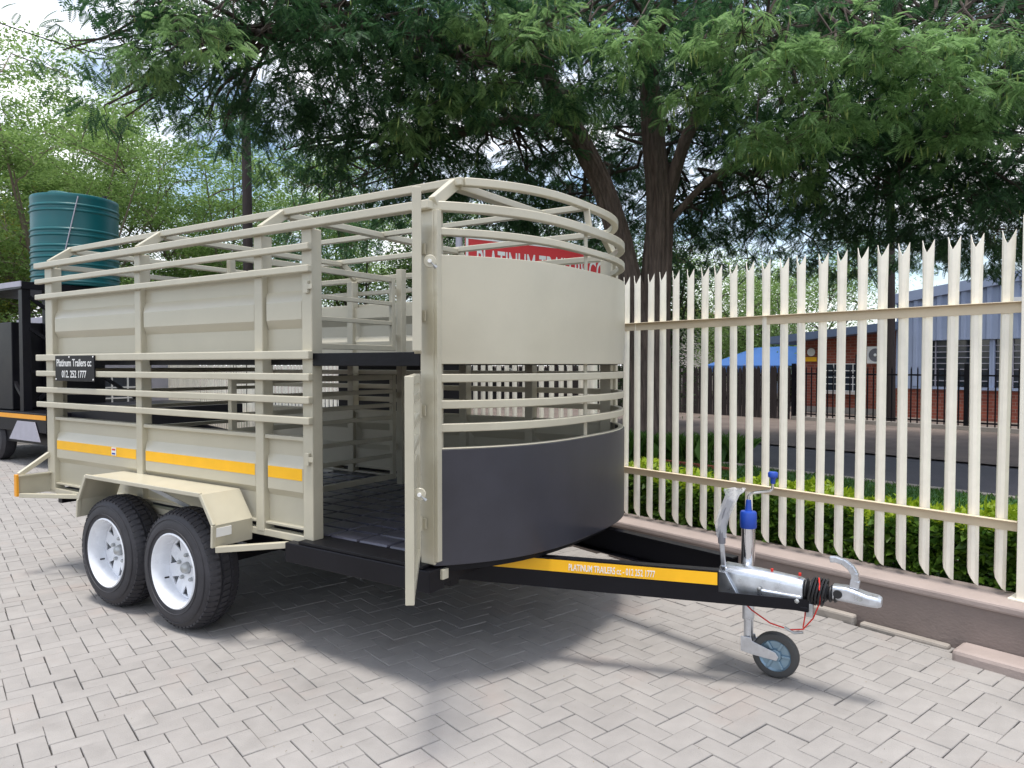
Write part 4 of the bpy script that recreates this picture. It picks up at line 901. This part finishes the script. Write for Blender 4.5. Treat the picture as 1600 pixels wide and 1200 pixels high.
# factory
fa = thing('factory_building', 'blue grey corrugated factory with barred windows above a red brick base', 'building', F(-1, 16, 0))
NB = 15.0
def roofz(t): return 3.02+(t+6.1)*.13
m_ = MB(); fbox(m_, -6.1, 8, NB, NB+6, 0, .80); m_.build('brick_base', BRICK, fa)
m_ = MB(); fbox(m_, -6.12, 8, NB-.05, NB+.02, .80, .86); m_.build('sill', BLUEW, fa)
m_ = MB(); fbox(m_, -6.02, 8, NB+.25, NB+6, .8, 2.9); m_.build('inner_wall', BLUEW, fa)
m_ = MB(); fbox(m_, -6.1, -5.62, NB+.03, NB+.25, .86, 1.98); m_.build('corner_wall', BLUEW, fa)
PW = .78; tt = -6.1
while tt < 5.5:
    k = MB(); vs = []; prof = []
    for r_ in range(3):
        x0 = tt+r_*PW/3; prof += [(x0, 0), (x0+.13, 0), (x0+.16, -.045), (x0+.225, -.045)]
    prof.append((tt+PW, 0))
    z0 = 1.98 if tt > -5.5 else .87
    for x, dn in prof: vs += [F(x, NB+dn-.02, z0), F(x, NB+dn-.02, roofz(x))]
    k.add(vs, [(2*i, 2*i+2, 2*i+3, 2*i+1) for i in range(len(prof)-1)]); k.build('cladding_sheet', BLUEW, fa, solid=.01); tt += PW+.004
m_ = MB(); m_.hexa([F(-6.2, NB-.10, roofz(-6.2)-.10), F(8, NB-.10, roofz(8)-.10), F(8, NB+6, roofz(8)-.10), F(-6.2, NB+6, roofz(-6.2)-.10), F(-6.2, NB-.10, roofz(-6.2)+.14), F(8, NB-.10, roofz(8)+.14), F(8, NB+6, roofz(8)+.14), F(-6.2, NB+6, roofz(-6.2)+.14)]); m_.build('roof_edge', BLUEW, fa)
for i in range(8):
    t0 = -5.60+i*.80; t1 = t0+.76
    if t0 > 2: break
    k = MB(); fbox(k, t0, t1, NB+.10, NB+.11, .88, 1.97); w_ = k.build('window', GLASSD, fa); 
    k = MB()
    for a, b in ((t0-.03, t0+.03), (t1-.03, t1+.03)): fbox(k, a, b, NB+.01, NB+.09, .865, 1.975)
    o = k.build('window_frame', BLUEW, None); o.parent = w_
    k = MB()
    for r_ in range(1, 8): fbox(k, t0+.032, t1-.032, NB+.06, NB+.085, .87+r_*.138-.010, .87+r_*.138+.010)
    fbox(k, (t0+t1)/2-.012, (t0+t1)/2+.012, NB+.058, NB+.088, .868, 1.972)
    o = k.build('window_bars', LILAC, None); o.parent = w_
m_ = MB(); fbox(m_, -3.62, -3.20, NB-.09, NB-.075, 2.62, 2.90); m_.build('notice_plate', WHITEL, fa)
# brick house
bh = thing('brick_house', 'red brick house with slate blue monopitch roof and barred white window', 'house', F(-7.6, 16, 0))
fz = lambda t: 1.98+(t+9.3)*.085
m_ = MB(); m_.hexa([F(-8.75, 15.2, 0), F(-6.15, 15.2, 0), F(-6.15, 19, 0), F(-8.75, 19, 0), F(-8.75, 15.2, fz(-8.75)), F(-6.15, 15.2, fz(-6.15)), F(-6.15, 19, fz(-6.15)), F(-8.75, 19, fz(-8.75))]); m_.build('wall', BRICK, bh)
m_ = MB(); m_.hexa([F(-9.4, 14.6, fz(-9.4)), F(-6.02, 14.6, fz(-6.02)), F(-6.02, 19.3, fz(-6.02)), F(-9.4, 19.3, fz(-9.4)), F(-9.4, 14.6, fz(-9.4)+.20), F(-6.02, 14.6, fz(-6.02)+.20), F(-6.02, 19.3, fz(-6.02)+.2), F(-9.4, 19.3, fz(-9.4)+.2)]); m_.build('roof', BLUEF, bh)
k = MB(); fbox(k, -8.02, -6.98, 15.15, 15.19, .68, 1.42); w_ = k.build('window', GLASSD, bh)
k = MB()
for z in (.68, .86, 1.04, 1.22, 1.40): fbox(k, -8.02, -6.98, 15.12, 15.14, z, z+.022)
for t in (-8.02, -7.76, -7.5, -7.24, -7.0): fbox(k, t, t+.022, 15.105, 15.118, .66, 1.43)
o = k.build('burglar_bars', WHITEL, None); o.parent = w_
k = MB(); fbox(k, -8.08, -6.92, 15.08, 15.19, .60, .67); o = k.build('sill', PLASTERW, None); o.parent = w_
k = MB(); fbox(k, -6.82, -6.28, 14.98, 15.18, 1.42, 1.86); ac = k.build('air_conditioner', WHITEL, bh, bevel=.01)
k = MB(); q = F(-6.60, 14.975, 1.64); k.lathe([(.17, 0), (.165, .012), (.04, .014), (.035, .02), (0, .02)], q, tuple(-FN), 24); o = k.build('fan_grille', GREYP, None, smooth=True); o.parent = ac
k = MB(); k.lathe([(.04, .02), (.03, .03), (0, .03)], q, tuple(-FN), 12); o = k.build('fan_hub', WHITEL, None); o.parent = ac
k = MB(); q = F(-8.42, 15.18, 1.74); k.lathe([(.115, 0), (.11, .02), (0, .02)], q, tuple(-FN), 20); k.build('round_plate', WHITEL, bh)
k = MB(); fbox(k, -8.58, -8.26, 15.16, 15.19, 1.48, 1.60); k.build('yellow_plate', YELLOW, bh)
k = MB(); fbox(k, -8.76, -6.14, 15.14, 15.19, .0, .24); k.build('plinth', CONC, bh)
# canopy
cn = thing('shade_canopy', 'blue canvas shade canopy on posts beyond the dark picket fence', 'canopy', F(-11.2, 17, 0))
k = MB(); ps = [F(-12.8, 16.5, 1.36), F(-9.9, 16.5, 1.36), F(-9.9, 20, 1.36), F(-12.8, 20, 1.36), F(-11.6, 17.6, 1.95), F(-10.5, 17.6, 1.98), F(-10.5, 19, 1.98), F(-11.6, 19, 1.95)]
k.add(ps, [(0, 1, 5, 4), (1, 2, 6, 5), (2, 3, 7, 6), (3, 0, 4, 7), (4, 5, 6, 7)]); k.build('canvas', BLUEC, cn, solid=.01)
k = MB(); fbox(k, -12.8, -9.9, 16.49, 16.51, 1.14, 1.36); k.build('valance', BLUEC, cn)
for t, n in ((-12.8, 16.55), (-9.9, 16.55), (-12.8, 20), (-9.9, 20), (-11.35, 16.55)): k = MB(); p = F(t, n, 0); k.tube([p, p+Vector((0, 0, 1.4))], .04, 8); k.build('post', LILAC, cn)
# pale gabled building
pb = thing('gabled_building', 'pale plastered gabled building with red trim in the distance', 'building', F(-20, 27, 0))
k = MB(); k.prism([F(-23, 26, 0), F(-17.7, 26, 0), F(-17.7, 26, 3.35), F(-20.6, 26, 4.15), F(-23, 26, 3.5)], FN*6); k.build('wall', PLASTERW, pb)
k = MB(); k.beam(F(-20.6, 25.9, 4.22), F(-17.5, 25.9, 3.38), .25, .16); k.beam(F(-20.6, 25.9, 4.22), F(-23.2, 25.9, 3.5), .25, .16); k.build('roof_trim', REDROOF, pb)
k = MB(); fbox(k, -17.9, -17.68, 25.93, 26.0, 0, 3.3); k.build('corner_trim', REDROOF, pb)
k = MB(); fbox(k, -17.6, -13.5, 26.4, 30, 0, 2.75); k.build('annex', BLUEW, pb)

# ------------------------------------------------------------------ poles and cable
pl = thing('utility_pole', 'leaning black timber pole standing behind the trailer', 'pole', (-5.74, 5.88, 0))
m_ = MB(); m_.tube([(-5.72, 5.87, -.05), (-5.74, 5.90, 1.5), (-5.83, 5.95, 4.5), (-5.88, 5.97, 6.6)], [.10, .095, .085, .078], 14); m_.build('shaft', POLE, pl, smooth=True)
pl2 = thing('utility_pole', 'dark timber pole across the street at the factory corner', 'pole', F(-5.28, 12.6, 0))
m_ = MB(); m_.tube([F(-5.24, 12.6, 0), F(-5.27, 12.6, 2), F(-5.32, 12.6, 5.5)], [.10, .095, .085], 14); m_.build('shaft', POLE, pl2, smooth=True)
m_ = MB(); A, B = Vector((-5.87, 5.96, 6.45)), Vector((-11.5, .6, 8.9)); m_.tube([A.lerp(B, t)-Vector((0, 0, .5*math.sin(PI*t))) for t in np.linspace(0, 1, 14)], .011, 5)
tag(m_.build('power_cable', BLACK), 'thin overhead cable crossing the sky at top left', 'cable')

# ------------------------------------------------------------------ water tank and black tank trailer
tk = thing('water_tank', 'teal ribbed plastic water tank standing on a black steel frame', 'tank', (-6.35, 3.25, 2.56))
prof = [(0, 2.565), (.57, 2.565), (.585, 2.58)]
rib = [2.62, 2.70, 2.79, 2.88, 2.98, 3.06, 3.14, 3.30, 3.38, 3.66, 3.74]
for z in rib: prof += [(.585, z-.022), (.599, z-.008), (.599, z+.008), (.585, z+.022)]
prof += [(.588, 3.84), (.594, 3.87), (.585, 3.90), (.53, 3.915), (.26, 3.965), (.0, 3.975)]
k = MB(); k.lathe(prof, (-6.35, 3.25, 0), (0, 0, 1), 64); k.build('tank_body', TEAL, tk, smooth=True)
k = MB(); k.lathe([(.17, 3.95), (.17, 4.00), (.15, 4.015), (0, 4.02)], (-6.50, 3.10, 0), (0, 0, 1), 32); k.build('lid', TEAL, tk, smooth=True)
k = MB(); k.lathe([(.03, 3.88), (.03, 3.95), (0, 3.95)], (-5.87, 3.45, 0), (0, 0, 1), 12); k.build('outlet', BLKP, tk)
k = MB(); k.tube([(-6.35+.612*math.cos(R(a)), 3.25+.612*math.sin(R(a)), z) for a, z in zip(np.linspace(-22, -48, 14), np.linspace(3.86, 2.56, 14))], .009, 6); k.build('strap', LILAC, tk)
tt_ = thing('tank_trailer', 'black steel tank trailer with yellow side stripe parked behind the beige trailer', 'trailer', (-6.4, 3.2, 0))
k = MB(); k.box(-7.75, -5.86, 2.28, 4.15, 2.45, 2.555); k.build('platform', BLACK, tt_, bevel=.006)
k = MB(); k.beam((-5.852, 2.28, 2.52), (-7.75, 2.274, 2.52), .012, .075); k.build('platform_edge', LILAC, tt_)
for x, y in ((-5.95, 2.36), (-7.65, 2.36), (-5.95, 4.05), (-7.65, 4.05), (-6.15, 2.75)):
    k = MB(); k.box(x-.055, x+.055, y-.055, y+.055, .74, 2.45); k.build('frame_post', BLACK, tt_, bevel=.004)
for p, q in (((-5.9, 2.4, 2.35), (-5.9, 3.2, 1.75)), ((-5.9, 4.0, .8), (-5.9, 2.4, 1.9)), ((-5.95, 2.34, .9), (-7.6, 2.34, 2.3)), ((-5.9, 2.4, 1.3), (-5.9, 4.0, 1.25)), ((-5.9, 2.5, .9), (-5.9, 3.3, 1.65))):
    k = MB(); k.beam(p, q, .045, .045); k.build('frame_brace', BLACK, tt_)
k = MB(); k.box(-8.6, -5.0, 2.2, 4.2, .48, .74); k.build('deck', BLACK, tt_, bevel=.006)
k = MB(); k.box(-8.6, -5.0, 2.190, 2.197, .655, .715); k.build('yellow_stripe', ORANGE, tt_)
k = MB(); k.box(-8.5, -6.22, 2.30, 3.6, .75, 2.0); k.build('tool_box', BLACK, tt_, bevel=.01)
k = MB(); k.prism([(-6.05, 2.18, .36), (-5.15, 2.18, .36), (-5.30, 2.18, .62), (-5.80, 2.18, .62)], (0, .012, 0)); k.build('mudguard', LILAC, tt_)
for x in (-6.75, -7.5):
    k = MB(); k.lathe([(.10, 0), (.18, -.01), (.28, .0), (.32, .04), (.32, .16), (.28, .2), (.1, .2)], (x, 2.25, .32), (0, 1, 0), 36, close=True); k.build('wheel', RUBBER, tt_, smooth=True)
k = MB(); k.box(-6.9, -5.05, 2.3, 4.1, .30, .48); k.build('under_frame', BLACK, tt_)
k = MB(); k.beam((-5.0, 2.7, .60), (-2.6, 3.2, .52), .08, .12); k.beam((-5.0, 3.7, .60), (-2.6, 3.2, .52), .08, .12); k.build('drawbar', BLACK, tt_)
k = MB(); k.box(-4.98, -3.2, 2.5, 3.9, .62, .86); k.build('pump_box', BLACK, tt_, bevel=.01)
bxt = thing('box_trailer', 'low black box trailer standing between the beige trailer and the fence', 'trailer', (1.2, 2.6, 0))
k = MB(); k.box(.60, 1.56, 2.10, 2.72, .42, 1.40); k.build('box_body', BLACK, bxt, bevel=.01)
k = MB(); k.box(.57, 1.59, 2.07, 2.75, 1.40, 1.44); k.build('box_lid', BLACK, bxt, bevel=.006)
for y in (2.0, 2.76):
    k = MB(); k.lathe([(.08, 0), (.15, -.005), (.23, .0), (.26, .03), (.26, .09), (.23, .11), (.08, .11)], (1.28, y-.03, .26), (0, 1, 0), 32, close=True); k.build('wheel', RUBBER, bxt, smooth=True)
k = MB(); k.beam((.75, 2.2, .40), (-.3, 2.42, .36), .05, .07); k.beam((.75, 2.64, .40), (-.3, 2.42, .36), .05, .07); k.build('drawbar', BLACK, bxt)
# grey shed behind
sh = thing('grey_shed', 'pale grey louvred shed with a small window behind the black tank trailer', 'shed', (-9, 4.2, 0))
k = MB(); k.box(-10.6, -8.4, 4.2, 6.6, 0, 2.3); k.build('wall', LILAC, sh)
for i in range(14): k = MB(); k.box(-10.6, -8.38, 4.15, 4.22, .62+i*.12, .71+i*.12); k.build('louvre', LILAC, sh)
k = MB(); k.box(-8.385, -8.37, 4.5, 5.4, .55, 1.2); w_ = k.build('window', GLASSD, sh)
k = MB()
for y in (4.5, 4.8, 5.1, 5.38): k.box(-8.372, -8.355, y, y+.03, .53, 1.22)
for z in (.55, .75, .95, 1.18): k.box(-8.366, -8.350, 4.49, 5.42, z, z+.025)
o = k.build('window_bars', WHITEL, None); o.parent = w_

# ------------------------------------------------------------------ leaf litter on the paving
NL = 520; C = np.stack([rng.uniform(1.0, 5.6, NL), rng.uniform(-1.7, 1.9, NL), np.full(NL, .004)], 1)
v, f = leaf_quads(C, .008, wr=.35, upbias=3); v[:, 2] = np.clip(v[:, 2], .003, .008)
LITTER = leaf_mat('dry_leaf', (.05, .035, .022), (.26, .19, .08), .1)
tag(np_mesh('leaf_litter', v, f, LITTER), 'tiny dry leaves scattered over the paving', 'leaf litter', kind='stuff')
